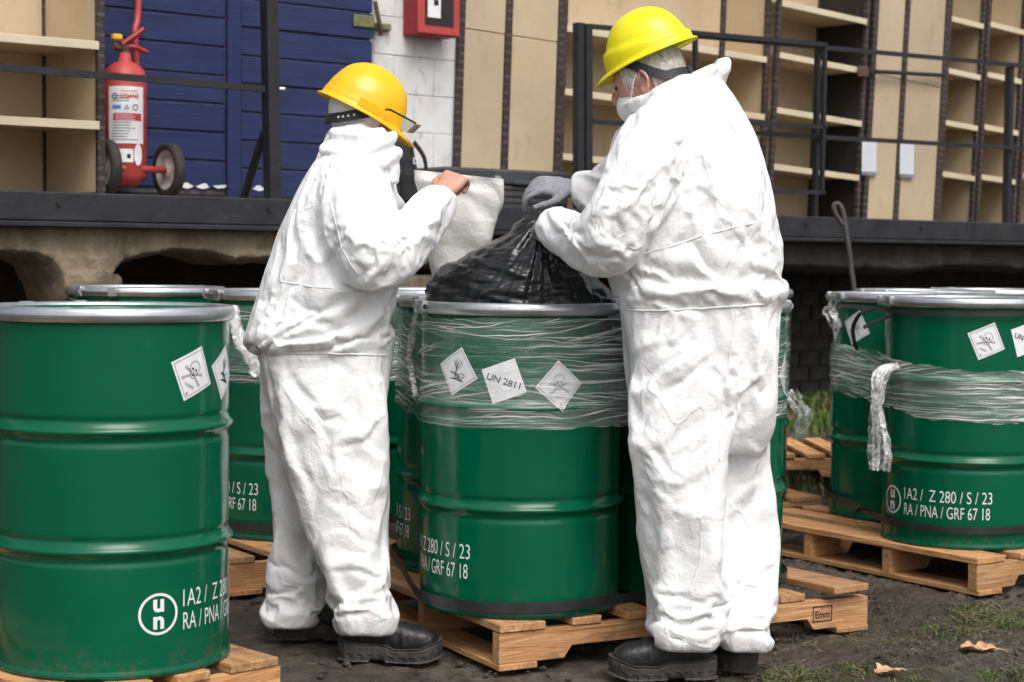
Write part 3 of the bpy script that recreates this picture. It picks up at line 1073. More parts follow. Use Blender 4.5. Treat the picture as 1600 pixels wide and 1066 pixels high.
def papers():
    for px, y0, y1, lab in ((1358, 222, 273, 'left of two paper sheets hung on the beige panels'), (1417, 224, 277, 'right of two paper sheets hung on the beige panels')):
        w = 0.475
        s = SX(px, w, 250); z1 = ZX(px, y0, w); z0 = ZX(px, y1, w)
        o = (s, w, z0)
        r = fac_empty('paper_sheet', *o)
        tag(r, lab, 'paper', 'paper sheets on the panels')
        fbox('sheet', o, r, 'paper', s - 0.075, s + 0.075, w, w + 0.002, z0, z1)
        fbox('sleeve_edge', o, r, 'ring', s - 0.076, s + 0.076, w + 0.0025, w + 0.006, z0 - 0.005, z0 + 0.02)
    w = 0.49
    o = (SX(1365, w), w, ZX(1365, 112, w))
    r = fac_empty('bar_handle', *o)
    tag(r, 'short grey metal bar fixed across the papered beige panels', 'bar')
    a, b = L3(SX(1362, w), w + 0.02, ZX(1362, 112, w), o), L3(SX(1470, w), w + 0.02, ZX(1470, 118, w), o)
    V, F = tube([a, b], 0.014, 8)
    MB().add(V, F).build('bar', 'rail', r)
    for e in (a, b):
        V, F = tube([e, (e[0], e[1] + 0.04, e[2])], 0.009, 6)
        MB().add(V, F).build('bracket', 'rust', r)
    fbox('end_plate', o, r, 'rust', SX(1340, w), SX(1356, w), w - 0.012, w + 0.004, ZX(1350, 120, w), ZX(1350, 104, w), 0.003)
papers()

def bar(mb, p, q, t, o):
    a, b = np.array(L3(*p, o)), np.array(L3(*q, o))
    V, F = tube([a, b], t * 0.7071, 4)
    # square section turned flat
    P, T, A, B = frames([a, b])
    V = []
    for k in range(2):
        for x, y in ((-1, -1), (1, -1), (1, 1), (-1, 1)):
            V.append(P[k] + A[k] * x * t / 2 + B[k] * y * t / 2)
    mb.add(V, F)
def railings():
    w = LIP - 0.06
    f = lambda px, py, ww=w: (SX(px, ww, py), ww, ZX(px, py, ww))
    # left rail
    o = f(426, 316); o = (o[0], o[1], DZ)
    r = fac_empty('railing', *o)
    tag(r, 'black steel railing with a thick post left of the man in the amber hard hat', 'railing')
    m = MB(); bar(m, (o[0], w, DZ), (SX(417, w, 0) + 0.0, w, 2.75), 0.062, o); m.build('post', 'rail', r)
    m = MB(); bar(m, f(-160, 92), f(412, 139), 0.03, o); m.build('rail', 'rail', r)
    m = MB(); bar(m, f(413, 205, w - 0.03), (SX(388, w - 0.25), w - 0.3, DZ), 0.028, o); m.build('brace', 'rail', r)
    b = L3(*f(434, 139), o)
    V, F = tube([b, (b[0] + 0.03, b[1] - 0.01, b[2])], 0.01, 8)
    MB().add(V, F).build('bolt', 'ring', r)
    # right rail
    o = (SX(910, w), w, DZ)
    r = fac_empty('railing', *o)
    tag(r, 'long black steel railing along the dock right of centre', 'railing')
    for px, yt, t in ((904, 36, 0.045), (917, 38, 0.045), (1273, 72, 0.03), (1573, 104, 0.045)):
        m = MB(); s = SX(px, w, 340); bar(m, (s, w, DZ), (SX(px + (0 if px < 1000 else 5), w, yt), w, ZX(px, yt, w)), t, o); m.build('post', 'rail', r)
    for a, b in (((1085, 56), (1700, 112)), ((1085, 203), (1700, 238))):
        m = MB(); bar(m, f(*a, w + 0.03), f(*b, w + 0.03), 0.026, o); m.build('rail', 'rail', r)
    m = MB(); bar(m, f(918, 189, w - 0.03), f(1085, 203, w - 0.03), 0.026, o); m.build('rail', 'rail', r)
    m = MB(); bar(m, f(918, 41, w - 0.03), f(1085, 56, w - 0.03), 0.026, o); m.build('rail', 'rail', r)
    # loose gate frame
    w2 = LIP + 0.015
    o = (SX(1100, w2), w2, DZ)
    g = fac_empty('gate_frame', *o)
    tag(g, 'thin black gate frame in front of the railing behind the right worker', 'gate')
    fz = lambda px, py: (SX(px, w2, py), w2, ZX(px, py, w2))
    for a, b, n in (((1080, 51), (1292, 70), 'top_bar'), ((1080, 186), (1290, 199), 'middle_bar'), ((1080, 296), (1288, 301), 'bottom_bar'), ((1289, 66), (1284, 303), 'side_bar'), ((1086, 50), (1090, 298), 'side_bar')):
        m = MB(); bar(m, fz(*a), fz(*b), 0.024, o); m.build(n, 'rail', g)
railings()

def extinguisher():
    w = 0.64
    s = SX(195, w, 250)
    o = (s, w, DZ)
    r = fac_empty('fire_extinguisher', *o)
    tag(r, 'red wheeled fire extinguisher with white label on the dock', 'fire extinguisher')
    R = 0.098
    top = ZX(196, 100, w) - DZ
    prof = [(0.0, 0.045), (0.05, 0.05), (R - 0.012, 0.075), (R, 0.10), (R, top - 0.06), (R - 0.012, top - 0.025), (0.055, top), (0.03, top + 0.012), (0.024, top + 0.05), (0.0, top + 0.05)]
    V, F = lathe(prof, 40)
    c = MB().add(V, F).build('cylinder', 'red_paint', r, True)
    # valve, levers
    m = MB()
    V, F = tube([(-0.0, 0, top + 0.04), (0, 0, top + 0.09)], 0.02, 10); m.add(V, F)
    V, F = tube([(-0.03, 0, top + 0.07), (-0.07, -0.02, top + 0.075)], 0.016, 10); m.add(V, F)
    m.build('valve', 'rust', r)
    m = MB()
    V, F = tube([(-0.02, 0, top + 0.085), (0.03, -0.01, top + 0.12), (0.085, -0.02, top + 0.165)], [0.012, 0.016, 0.012], 8); m.add(V, F)
    V, F = tube([(0.0, 0, top + 0.08), (0.05, -0.01, top + 0.078), (0.105, -0.02, top + 0.058)], [0.012, 0.014, 0.01], 8); m.add(V, F)
    m.build('lever', 'red_cabinet', r)
    MB().box((-0.075, -0.035, top + 0.10), (-0.025, 0.0, top + 0.13), 0.008).build('seal', 'yellow_tag', r)
    # push handle tube
    hx = 0.098
    P = smooth_path([(hx, 0.075, 0.16), (hx, 0.075, top - 0.02), (hx - 0.005, 0.08, top + 0.16), (hx + 0.02, 0.10, top + 0.24), (hx + 0.04, 0.12, top + 0.50)], 20)
    V, F = tube(P, 0.016, 10)
    MB().add(V, F).build('push_handle', 'red_paint', r, True)
    V, F = tube([(-0.15, -0.075, 0.127), (0.205, -0.075, 0.127)], 0.016, 10)
    MB().add(V, F).build('axle', 'red_paint', r, True)
    for x in (-0.135, 0.185):
        wh = empty('wheel', (x, -0.075, 0.128)); wh.scale = (0.87, 0.87, 0.87); wh.parent = r
        prof = [(0.108, -0.026), (0.125, -0.03), (0.143, -0.022), (0.147, 0.0), (0.143, 0.022), (0.125, 0.03), (0.108, 0.026)]
        V, F = lathe(prof, 40)
        V = V[:, [2, 0, 1]]
        MB().add(V, F).build('tyre', 'rubber', wh, True)
        prof = [(0.0, -0.02), (0.03, -0.02), (0.04, -0.008), (0.085, -0.006), (0.1, -0.02), (0.11, -0.022), (0.11, 0.022), (0.1, 0.02), (0.085, 0.006), (0.04, 0.008), (0.03, 0.02), (0, 0.02)]
        V, F = lathe(prof, 32)
        m = MB().add(V[:, [2, 0, 1]], F)
        m.build('rim', 'wheel_metal', wh, True)
        for k in range(5):
            a = k * 2 * math.pi / 5 + 0.4
            V, F = tube([(0.006, 0.07 * math.cos(a), 0.07 * math.sin(a)), (0.0095, 0.07 * math.cos(a), 0.07 * math.sin(a))], 0.008, 8)
            MB().add(V, F).build('rim_hole', 'ink', wh)
    # curved label with print. angle 0 faces the yard (-y)
    th0 = R_(-23)
    def wrap(V2, off, zc):
        V2 = np.asarray(V2)
        a = th0 + V2[:, 0] / R
        rr = R + off
        return np.c_[rr * np.sin(a), -rr * np.cos(a), zc + V2[:, 1]]
    gx = np.linspace(-0.086, 0.086, 12); zb, zt_ = 0.24, top - 0.11
    V2 = np.array([(x, z) for z in (zb, zt_) for x in gx])
    lab = MB().add(wrap(V2, 0.0015, 0), [(i, i + 1, 13 + i, 12 + i) for i in range(11)]).build('label', 'label_paper', r)
    H = zt_ - zb
    def prt(mat, q):
        V, F = q.get()
        MB().add(wrap(V, 0.0025, zb), F).build('print', mat, lab)
    def strip(q, x0, x1, z0, z1):
        n = 8
        xs = np.linspace(x0, x1, n)
        q.add([(x, z) for z in (z0, z1) for x in xs], [(i, i + 1, n + 1 + i, n + i) for i in range(n - 1)])
    q = P2(); V, F = fit_text('LEGANC', 0.085, 0.022, -0.028, H - 0.055, 0.02); q.add(V, F)
    V, F = fit_text('EXTINTORES', 0.075, 0.008, -0.022, H - 0.026); q.add(V, F)
    strip(q, -0.06, 0.072, H * 0.40, H * 0.53); prt('red_ink', q)
    q = P2()
    for k in range(4): strip(q, -0.05, 0.04 - 0.012 * (k % 2), H * 0.415 + k * H * 0.028, H * 0.423 + k * H * 0.028)
    V, F = q.get(); MB().add(wrap(V, 0.0032, zb), F).build('print', 'label_paper', lab)
    q = P2(); strip(q, -0.065, -0.025, H * 0.60, H * 0.67); prt('blue_ink', q)
    q = P2()
    rr = random.Random(2)
    for k in range(3): strip(q, -0.065, 0.06 - rr.uniform(0, 0.05), H * 0.74 + k * 0.011, H * 0.74 + k * 0.011 + 0.003)
    for k in range(9): strip(q, -0.065, 0.06 - rr.uniform(0, 0.07), H * 0.06 + k * 0.013, H * 0.06 + k * 0.013 + 0.003)
    q.path([(-0.01, H * 0.6), (0.01, H * 0.6), (0.0, H * 0.67), (-0.01, H * 0.6)], 0.003)
    q.ring(0.04, H * 0.635, 0.010, 0.014, 16)
    q.ring(-0.055, H - 0.045, 0.010, 0.014, 16)
    prt('ink', q)
    V2 = np.array([(x, z) for z in (0.155, 0.215) for x in np.linspace(-0.035, 0.03, 6)])
    l2 = MB().add(wrap(V2, 0.0015, 0), [(i, i + 1, 7 + i, 6 + i) for i in range(5)]).build('service_tag', 'label_paper', r)
    q = P2(); strip(q, 0.002, 0.018, 0.172, 0.192); V, F = q.get(); MB().add(wrap(V, 0.0025, 0), F).build('print', 'ink', l2)
    V2 = [(0.055 + 0.022 * math.cos(t), 0.19 + 0.05 * math.sin(t)) for t in np.linspace(0, 2 * np.pi, 14, endpoint=False)]
    MB().add(wrap(V2, 0.002, 0), [tuple(range(14))]).build('service_tag', 'label_paper', r)
extinguisher()

def dock_items():
    # black hard case with two metal latches
    w = 0.72
    s0, s1 = SX(702, w), SX(872, w - 0.1)
    zt = ZX(780, 264, w)
    o = (s0, w, DZ)
    r = fac_empty('tool_case', *o)
    tag(r, 'black ribbed plastic tool case with two latches behind the white sack', 'case')
    zs = ZX(780, 290, w)
    fbox('body', o, r, 'case_plastic', s0, s1, w - 0.3, w, DZ, zs - 0.004, 0.012)
    fbox('lid', o, r, 'case_plastic', s0 - 0.008, s1 + 0.008, w - 0.306, w + 0.008, zs, zt, 0.014)
    for k in range(3):
        z = DZ + 0.03 + k * 0.035
        fbox('rib', o, r, 'case_plastic', s0 + 0.02, s1 - 0.02, w + 0.001, w + 0.008, z, z + 0.02, 0.003)
    for px in (776, 852):
        s = SX(px, w)
        l = fbox('latch', o, r, 'ring', s - 0.02, s + 0.02, w + 0.009, w + 0.02, zs - 0.04, zs + 0.05, 0.004)
        fbox('latch_bar', o, l, 'case_plastic', s - 0.014, s + 0.014, w + 0.0205, w + 0.026, zs - 0.01, zs + 0.006, 0.002)
    fbox('handle', o, r, 'case_plastic', SX(800, w), SX(832, w), w + 0.009, w + 0.03, zs + 0.005, zs + 0.03, 0.006)
    # black backpack standing on the dock
    w = 0.70
    s0, s1 = SX(606, w), SX(648, w)
    zt = ZX(626, 218, w)
    o = ((s0 + s1) / 2, w, DZ)
    r = fac_empty('backpack', *o)
    tag(r, 'black cloth backpack standing on the dock beside the white wall', 'backpack')
    h = zt - DZ
    hw = (s1 - s0) / 2
    zz = np.array([0, 0.03, 0.2, 0.45, 0.7, 0.9, 0.98, 1.0]) * h
    rx = np.array([0.8, 1.15, 1.2, 1.1, 0.95, 0.75, 0.5, 0.1]) * hw
    V, F = tube(np.c_[0 * zz, 0 * zz, zz], rx, 20, rx * 0.9)
    V, F = remesh(V, F, 0.012)
    tp = Topo(len(V), F)
    V = V + tp.normals(V) * (0.012 * gnoise(V * 9, 2) + 0.008 * gnoise(V * 22, 3))[:, None]
    link('pack_body', make_mesh('pack_body', V, F, 'pack_cloth', True), r)
    m = MB().box((-hw * 0.7, -hw * 1.15, 0.05 * h), (hw * 0.75, -hw * 0.95, 0.48 * h), 0.012)
    m.build('front_pocket', 'pack_cloth', r)
    V, F = tube(smooth_path([(hw * 0.2, -hw * 1.0, h * 0.95), (hw * 1.1, -hw * 0.9, h * 0.7), (hw * 1.25, -hw * 0.8, h * 0.3), (hw * 1.0, -hw * 0.8, 0.02)], 14), 0.014, 6, 0.005)
    MB().add(V, F).build('strap', 'harness', r)
    q = P2(); V, F = fit_text('D', None, 0.032, 0.0, 0.0, 0.01)
    MB().add([(x + 0.005, -hw * 1.16, h * 0.62 + y) for x, y in V], F).build('badge', 'label_paper', r)
    # bent reinforcing bar
    px = 1325
    w = LIP + 0.10
    P = [at(x, y, 9.6) for x, y in ((1318, 352), (1306, 335), (1303, 322), (1310, 319), (1317, 332), (1325, 380), (1333, 442), (1345, 530), (1352, 610))]
    P = smooth_path(P, 60)
    base = np.array([P[-1][0], P[-1][1], 0.0])
    r = empty('rebar_hook', base)
    tag(r, 'bent ribbed steel bar sticking up behind the right-hand drums', 'bar')
    P = np.concatenate([P, [[P[-1][0] + 0.01, P[-1][1], -0.05]]]) - base
    V, F = tube(P, 0.013 + 0.002 * (np.arange(len(P)) % 2), 10)
    MB().add(V, F).build('bar', 'rebar', r, True)
dock_items()

# ------------------------------------------------------------------ pallets
PH = 0.130
BOARDS = {}
def board_mesh(L, b, h):
    k = (round(L, 3), round(b, 3), round(h, 3))
    if k not in BOARDS:
        BOARDS[k] = MB().box((0, -b / 2, 0), (L, b / 2, h), 0.0022).mesh('board', 'wood')
    return BOARDS[k]
def pallet(corner, ang, L, B, label, nstr=3, gaps=None, nb=7, loose=(), stamp=None, notch=True):
    """corner = near corner, x along the stringers, y across them; boards lie across the stringers"""
    r = empty('pallet', corner, ang)
    tag(r, label, 'pallet', 'wooden pallets under the drums')
    rng = random.Random(int(abs(corner[0] * 1000)) + 3)
    th, sh, bh = 0.022, 0.088, 0.018
    for k in range(nstr):
        y = 0.022 + (B - 0.044) * k / (nstr - 1)
        m = MB()
        # stringer with two notches cut in its lower edge
        xs = [0, 0.16 * L, 0.18 * L, 0.37 * L, 0.39 * L, 0.61 * L, 0.63 * L, 0.82 * L, 0.84 * L, L]
        zs = [0, 0, 0.034, 0.034, 0, 0, 0.034, 0.034, 0, 0]
        V = []
        for yy in (-0.019, 0.019):
            V += [(x, yy, bh + z + 0.001) for x, z in zip(xs, zs)] + [(x, yy, bh + sh - 0.001) for x in xs]
        n = len(xs)
        F = []
        for a in range(n - 1):
            F += [(a, a + 1, n + a + 1, n + a), (2 * n + a + 1, 2 * n + a, 3 * n + a, 3 * n + a + 1), (a + 1, a, 2 * n + a, 2 * n + a + 1), (n + a, n + a + 1, 3 * n + a + 1, 3 * n + a)]
        F += [(0, n, 3 * n, 2 * n), (n - 1, 2 * n - 1 + 2 * n, 2 * n - 1, ), (n - 1, 3 * n - 1, 4 * n - 1)]
        m.add(V, F)
        so = m.build('stringer', 'wood', r)
        so.location = (rng.uniform(-0.006, 0.006), y, 0)
        if stamp and k == 0:
            q = P2()
            x0 = stamp
            for a, b in (((x0, 0.042), (x0 + 0.07, 0.042)), ((x0, 0.088), (x0 + 0.07, 0.088)), ((x0, 0.042), (x0, 0.088)), ((x0 + 0.07, 0.042), (x0 + 0.07, 0.088))):
                q.line(*a, *b, 0.003)
            V2, F2 = fit_text('Emm', 0.054, 0.022, x0 + 0.008, 0.052, 0.01); q.add(V2, F2)
            V2, F2 = fit_text('HT', 0.012, 0.007, x0 + 0.03, 0.078); q.add(V2, F2)
            V2, F2 = q.get()
            MB().add([(x, -0.0205, z) for x, z in V2], F2).build('stamp', 'ink', so)
    wtot = gaps or [0.145, 0.095, 0.095, 0.095, 0.095, 0.095, 0.145][:nb]
    gap = (L - sum(wtot)) / (len(wtot) - 1)
    x = 0.0
    for k, b in enumerate(wtot):
        me = board_mesh(B, b, th)
        bo = link('deck_board', me, r, (x + b / 2, rng.uniform(-0.006, 0.004), bh + sh + 0.0005 + rng.uniform(0, 0.001)), (0, 0, math.pi / 2 + rng.uniform(-0.006, 0.006)))
        if k in loose:
            lx, ly, lz, lr, tilt = loose[k]
            bo.location = (x + b / 2 + lx, ly, bh + sh + lz)
            bo.rotation_euler = (0, tilt, math.pi / 2 + lr)
        x += b + gap
    for x in (0.0, L / 2 - 0.05, L - 0.12):
        b = 0.12
        link('bottom_board', board_mesh(B, b, bh), r, (x + b / 2, rng.uniform(-0.012, 0.004), 0), (0, 0, math.pi / 2))
    return r
cA, cB = gnd(780, 1050), gnd(1358, 984)
angC = math.atan2(cB[1] - cA[1], cB[0] - cA[0])
pallet((cA[0], cA[1], 0), angC, 1.29, 1.0, 'wooden pallet with loose boards under the centre drum and the right worker', 3, stamp=1.08,
       loose={6: (-0.02, -0.035, 0.024, 0.10, 0.01), 5: (0.0, 0.01, 0.002, 0.05, 0.0)})
cL = gnd(1527, 932)
cM = gnd(1210, 866)
angL = math.atan2(cM[1] - cL[1], cM[0] - cL[0]) - math.pi / 2
pallet((cL[0], cL[1], 0), angL, 1.2, 1.26, 'wooden pallet under the wrapped drums at the right edge', 4)
pallet((-1.42, 5.62, 0), R_(33), 1.25, 1.2, 'wooden pallet behind the amber-hatted worker, partly behind the near left drum', 3)
pc = gnd(432, 1028, PH)
pallet((pc[0] - 0.72 * 1.15, pc[1] - 0.69 * 1.15, 0), R_(44), 1.16, 1.0, 'wooden pallet corner under the nearest drum at lower left', 3)
pallet((0.25, 7.15, 0), R_(25), 1.2, 1.0, 'wooden pallet seen right of the lemon-hatted worker below a far drum', 3, stamp=1.03)
pallet((1.62, 7.72, 0), R_(2), 1.1, 1.0, 'wooden pallet under the two far drums behind the right-hand pair', 3)
pe = gnd(1225, 768)
pallet((pe[0] - 0.25, pe[1] - 0.05, 0.06), R_(3), 1.1, 0.8, 'empty wooden pallet on the grass in front of the dock wall', 4)

# ------------------------------------------------------------------ drums
DR, DH = 0.2925, 0.885
def drum_profile():
    def bump(z, c, a, w):
        return a * math.exp(-((z - c) / w) ** 2)
    pr = [(0.0, 0.014), (0.270, 0.014), (0.284, 0.006), (0.2925, 0.0), (0.2965, 0.004), (0.2965, 0.012), (0.293, 0.018)]
    for z in np.concatenate([np.linspace(0.022, 0.25, 8), np.linspace(0.26, 0.35, 25), np.linspace(0.37, 0.53, 6), np.linspace(0.545, 0.635, 25), np.linspace(0.66, 0.846, 7)]):
        r = DR
        for c in (0.305, 0.590):
            r += bump(z, c, 0.0105, 0.0100) - bump(z, c + 0.026, 0.0035, 0.008) - bump(z, c - 0.026, 0.0035, 0.008)
        pr.append((r, z))
    return pr
def ring_profile():
    a = np.linspace(0, 2 * np.pi, 17)
    return [(DR + 0.004 + 0.012 * math.cos(t) * (1.0 if math.sin(t) > -0.6 else 0.9), 0.866 + 0.0185 * math.sin(t)) for t in -a]
V_, F_ = lathe(drum_profile(), 96); SHELL = MB().add(V_, F_).mesh('shell', 'green', True)
V_, F_ = lathe(ring_profile(), 96); RING = MB().add(V_, F_[::1]).mesh('clamp_ring', 'ring', True)
V_, F_ = lathe([(0.291, 0.872), (0.286, 0.876), (0.281, 0.870), (0.277, 0.858), (0.262, 0.857), (0.245, 0.861), (0.12, 0.862), (0.0, 0.863)], 72); LID = MB().add(V_, F_).mesh('lid', 'green', True)
V_, F_ = lathe([(0.290, 0.880), (0.287, 0.866), (0.2865, 0.60), (0.286, 0.10), (0.27, 0.03), (0.0, 0.03)], 72); INNER = MB().add(V_, F_).mesh('inner_wall', 'green', True)
def cyl(V2, th, z, off):
    V2 = np.asarray(V2)
    a = th + V2[:, 0] / DR
    zz = z + V2[:, 1]
    r = DR + off
    for c in (0.305, 0.590):
        r = r + 0.0105 * np.exp(-((zz - c) / 0.0100) ** 2)
    return np.c_[r * np.sin(a), -r * np.cos(a), zz]
def rot2(V, a):
    c, s = math.cos(a), math.sin(a)
    return np.asarray(V) @ np.array([[c, s], [-s, c]])
def skull_print():
    q = P2(); s = 0.05
    q.ring(0, 0.30 * s, 0.30 * s, 0.325 * s, 26, 1.02)
    q.disk(-0.11 * s, 0.20 * s, 0.065 * s); q.disk(0.11 * s, 0.20 * s, 0.065 * s)
    q.poly([(-0.04 * s, 0.02 * s), (0.04 * s, 0.02 * s), (0, 0.11 * s)])
    q.path([(-0.2 * s, 0.07 * s), (-0.17 * s, -0.17 * s), (0, -0.24 * s), (0.17 * s, -0.17 * s), (0.2 * s, 0.07 * s)], 0.025 * s)
    q.line(-0.12 * s, -0.09 * s, 0.12 * s, -0.09 * s, 0.055 * s)
    for sx in (-1, 1):
        for y0, y1 in ((0.14, 0.02), (-0.42, -0.16)):
            a = np.array([sx * 0.55 * s, y0 * s]); b = np.array([sx * 0.2 * s, y1 * s])
            d = (b - a) / np.linalg.norm(b - a); n = np.array([-d[1], d[0]])
            for k in (-1, 1):
                q.path([tuple(a - d * 0.02 * s), tuple(a + n * k * 0.075 * s), tuple(a + n * k * 0.03 * s + d * 0.1 * s), tuple(b + n * k * 0.03 * s)], 0.022 * s)
    V, F = fit_text('TOXIC', 0.62 * s, 0.13 * s, 0, -0.64 * s, 0.0, True); q.add(V, F)
    V, F = fit_text('6', None, 0.17 * s, 0, -1.03 * s, 0.02, True); q.add(V, F)
    return q
def fish_print():
    q = P2(); s = 0.05
    q.line(-0.05 * s, -0.32 * s, -0.05 * s, 0.3 * s, 0.13 * s, 0.05 * s)
    for x, y, x0, y0 in ((-0.3, 0.55, -0.06, 0.15), (-0.12, 0.75, -0.05, 0.28), (0.12, 0.72, -0.04, 0.25), (0.28, 0.5, -0.04, 0.12), (-0.22, 0.34, -0.16, 0.42), (0.16, 0.45, 0.24, 0.62), (-0.2, 0.62, -0.16, 0.40)):
        q.line(x0 * s, y0 * s, x * s, y * s, 0.055 * s, 0.018 * s)
    q.line(-0.42 * s, -0.12 * s, 0.16 * s, -0.17 * s, 0.09 * s)
    q.poly([(-0.5 * s, -0.50 * s), (0.6 * s, -0.50 * s), (0.42 * s, -0.34 * s), (0.05 * s, -0.36 * s)])
    q.path([(0.08 * s, -0.26 * s), (0.3 * s, -0.02 * s), (0.52 * s, 0.0), (0.6 * s, -0.16 * s), (0.42 * s, -0.28 * s), (0.2 * s, -0.24 * s)], 0.03 * s)
    q.disk(0.50 * s, -0.08 * s, 0.03 * s)
    q.poly([(0.08 * s, -0.34 * s), (0.18 * s, -0.18 * s), (0.26 * s, -0.34 * s)])
    return q
PRINTS = {'skull': skull_print().get(), 'fish': fish_print().get()}
q_ = P2(); V_, F_ = fit_text('UN 2811', 0.098, 0.019, 0, 0, 0.012, True); q_.add(V_, F_); PRINTS['un'] = q_.get()
SIDE = 0.0505
def add_label(root, kind, th, z, tilt):
    n = 15
    g = np.linspace(-SIDE, SIDE, n)
    V2 = rot2([(x, y) for y in g for x in g], math.pi / 4 + tilt)
    F = [(j * n + i, j * n + i + 1, (j + 1) * n + i + 1, (j + 1) * n + i) for j in range(n - 1) for i in range(n - 1)]
    lab = MB().add(cyl(V2, th, z, 0.0012), F).build('hazard_label', 'label_paper', root)
    q = P2()
    if kind != 'un':
        b = SIDE * 0.88
        pts = [(-b, -b), (b, -b), (b, b), (-b, b), (-b, -b)]
        for (x0, y0), (x1, y1) in zip(pts, pts[1:]):
            for t in range(6):
                q.line(x0 + (x1 - x0) * t / 6, y0 + (y1 - y0) * t / 6, x0 + (x1 - x0) * (t + 1) / 6, y0 + (y1 - y0) * (t + 1) / 6, 0.0011)
        Vb, Fb = q.get()
        Vb = rot2(Vb, math.pi / 4 + tilt)
        Vp, Fp = PRINTS[kind]
        Vp = rot2(Vp, tilt)
        m = MB().add(cyl(Vb, th, z, 0.0022), Fb)
        m.add(cyl(Vp, th, z, 0.0024), Fp)
    else:
        Vp, Fp = PRINTS[kind]
        m = MB().add(cyl(rot2(Vp, tilt * 0.65), th, z, 0.0024), Fp)
    m.build('print', 'ink', lab)
def un_marking():
    q = P2()
    q.ring(0, 0, 0.044, 0.0505, 48)
    V, F = fit_text('u', None, 0.031, 0, 0.020, 0.035, True); V[:, 0] *= 1.05; q.add(V, F)
    V, F = fit_text('n', None, 0.031, 0, -0.021, 0.035, True); V[:, 0] *= 1.05; q.add(V, F)
    V, F = fit_text('1A2 /  Z 280 / S / 23', 0.325, 0.042, 0.067, 0.010, -0.004); q.add(V, F)
    V, F = fit_text('RA / PNA / GRF 67 18', 0.318, 0.042, 0.067, -0.046, -0.004); q.add(V, F)
    return q.get()
UNM = un_marking()
UNMESH = MB().add(cyl(UNM[0], 0, 0.152, 0.0015), UNM[1]).mesh('stencil', 'white_print')
def clamp_meshes():
    a = MB()
    for t in (0.0,):
        th = t / DR
        for dz in (0,):
            c = np.array([(DR + 0.012) * math.sin(th), -(DR + 0.012) * math.cos(th), 0.866])
            ex = np.array([math.cos(th), math.sin(th), 0]); ey = np.array([-math.sin(th), math.cos(th), 0])
            V, F = cbox((-0.020, -0.016, -0.019), (0.020, 0.012, 0.020), 0.005)
            V = np.array(V)
            a.add(c + V[:, :1] * ex + V[:, 1:2] * ey + V[:, 2:] * np.array([0, 0, 1]), F)
    P = [((DR + 0.020) * math.sin(t / DR), -(DR + 0.020) * math.cos(t / DR), 0.868) for t in np.linspace(-0.10, 0.10, 7)]
    V, F = tube(P, 0.0075, 8)
    b = MB().add(V, F)
    V, F = tube([P[0], P[1]], 0.013, 6); b.add(V, F)
    V, F = tube([P[-1], P[-2]], 0.012, 6); b.add(V, F)
    return a.mesh('clamp_lug', 'ring'), b.mesh('clamp_bolt', 'ring')
LUG, BOLT = clamp_meshes()
def drum(x, y, z, label, labels=(), text=None, clamp=None, opened=False, wires=False):
    """angles are seen from the yard in front of the drum, in degrees, positive to the right"""
    r = empty('steel_drum', (x, y, z))
    tag(r, label, 'drum', 'green steel drums with clamp rings')
    tc = -math.atan2(x, y)
    link('shell', SHELL, r)
    ring = link('clamp_ring', RING, r)
    if opened:
        link('inner_wall', INNER, r)
    else:
        lid = link('lid', LID, r)
        if wires:
            for a in (-35, 40):
                c = np.array([0.18 * math.sin(R_(a)), -0.05, 0.864])
                P = smooth_path([c + (-0.04, 0, 0), c + (-0.02, 0.004, 0.0105), c + (0.02, 0.004, 0.0105), c + (0.04, 0, 0)], 10)
                V, F = tube(P, 0.0022, 6)
                MB().add(V, F).build('lid_handle', 'ring', lid)
    if clamp is not None:
        link('clamp_lug', LUG, ring, rot=(0, 0, tc + R_(clamp) - 0.075 / DR))
        link('clamp_lug', LUG, ring, rot=(0, 0, tc + R_(clamp) + 0.075 / DR))
        link('clamp_bolt', BOLT, ring, rot=(0, 0, tc + R_(clamp)))
    for kind, a, lz, tilt in labels:
        add_label(r, kind, tc + R_(a), lz, R_(tilt))
    if text is not None:
        link('stencil', UNMESH, r, rot=(0, 0, tc + R_(text)))
    return r
D_left = (-1.005, 4.49); D_A = (-1.43, 7.0); D_B = (-0.81, 6.58); D_C = (-0.31, 7.02)
D_ctr = (0.028, 5.26); D_lb = (-0.082, 5.89); D_rb = (0.56, 5.60); D_far = (0.904, 7.76)
D_R1 = (1.66, 6.54); D_R2 = (1.58, 7.16); D_R3 = (1.84, 8.0); D_R4 = (2.28, 8.42)
drum(*D_left, PH, 'nearest green steel drum, cut by the left edge, with toxic label', [('skull', 41, 0.725, -24), ('fish', 68, 0.722, -14)], 22, clamp=-150, wires=True)
drum(*D_A, PH, 'far green drum with clamp bolt showing just above the nearest left drum', [('skull', 20, 0.66, 0)], 60, clamp=-38)
drum(*D_B, PH, 'green drum directly behind the amber-hatted worker, beside the nearest drum', [('fish', 30, 0.66, 10)], -100, clamp=-72)
drum(*D_C, PH, 'green drum seen as a strip between the amber-hatted worker and the centre drums', [], -140, clamp=-70)
drum(*D_ctr, PH, 'open green drum in the centre holding the black bag, with three diamond labels', [('fish', -38, 0.690, -14), ('un', -9.5, 0.668, -25), ('skull', 21.5, 0.656, 4)], -105, clamp=-82, opened=True)
drum(*D_lb, PH, 'green drum just behind the left side of the centre drum', [('skull', 20, 0.66, 0)], -132, clamp=-60)
drum(*D_rb, PH, 'green drum between the centre drum and the lemon-hatted worker', [('skull', 80, 0.66, 0)], 100, clamp=120)
drum(*D_far, PH, 'far green drum with film tail, its edge showing right of the lemon-hatted worker', [('skull', 30, 0.66, 0)], 120, clamp=-60)
drum(*D_R1, PH, 'front green drum at the right edge with legible toxic label and stencil', [('skull', 13.5, 0.735, -22), ('un', 43, 0.742, -28)], -57, clamp=-76)
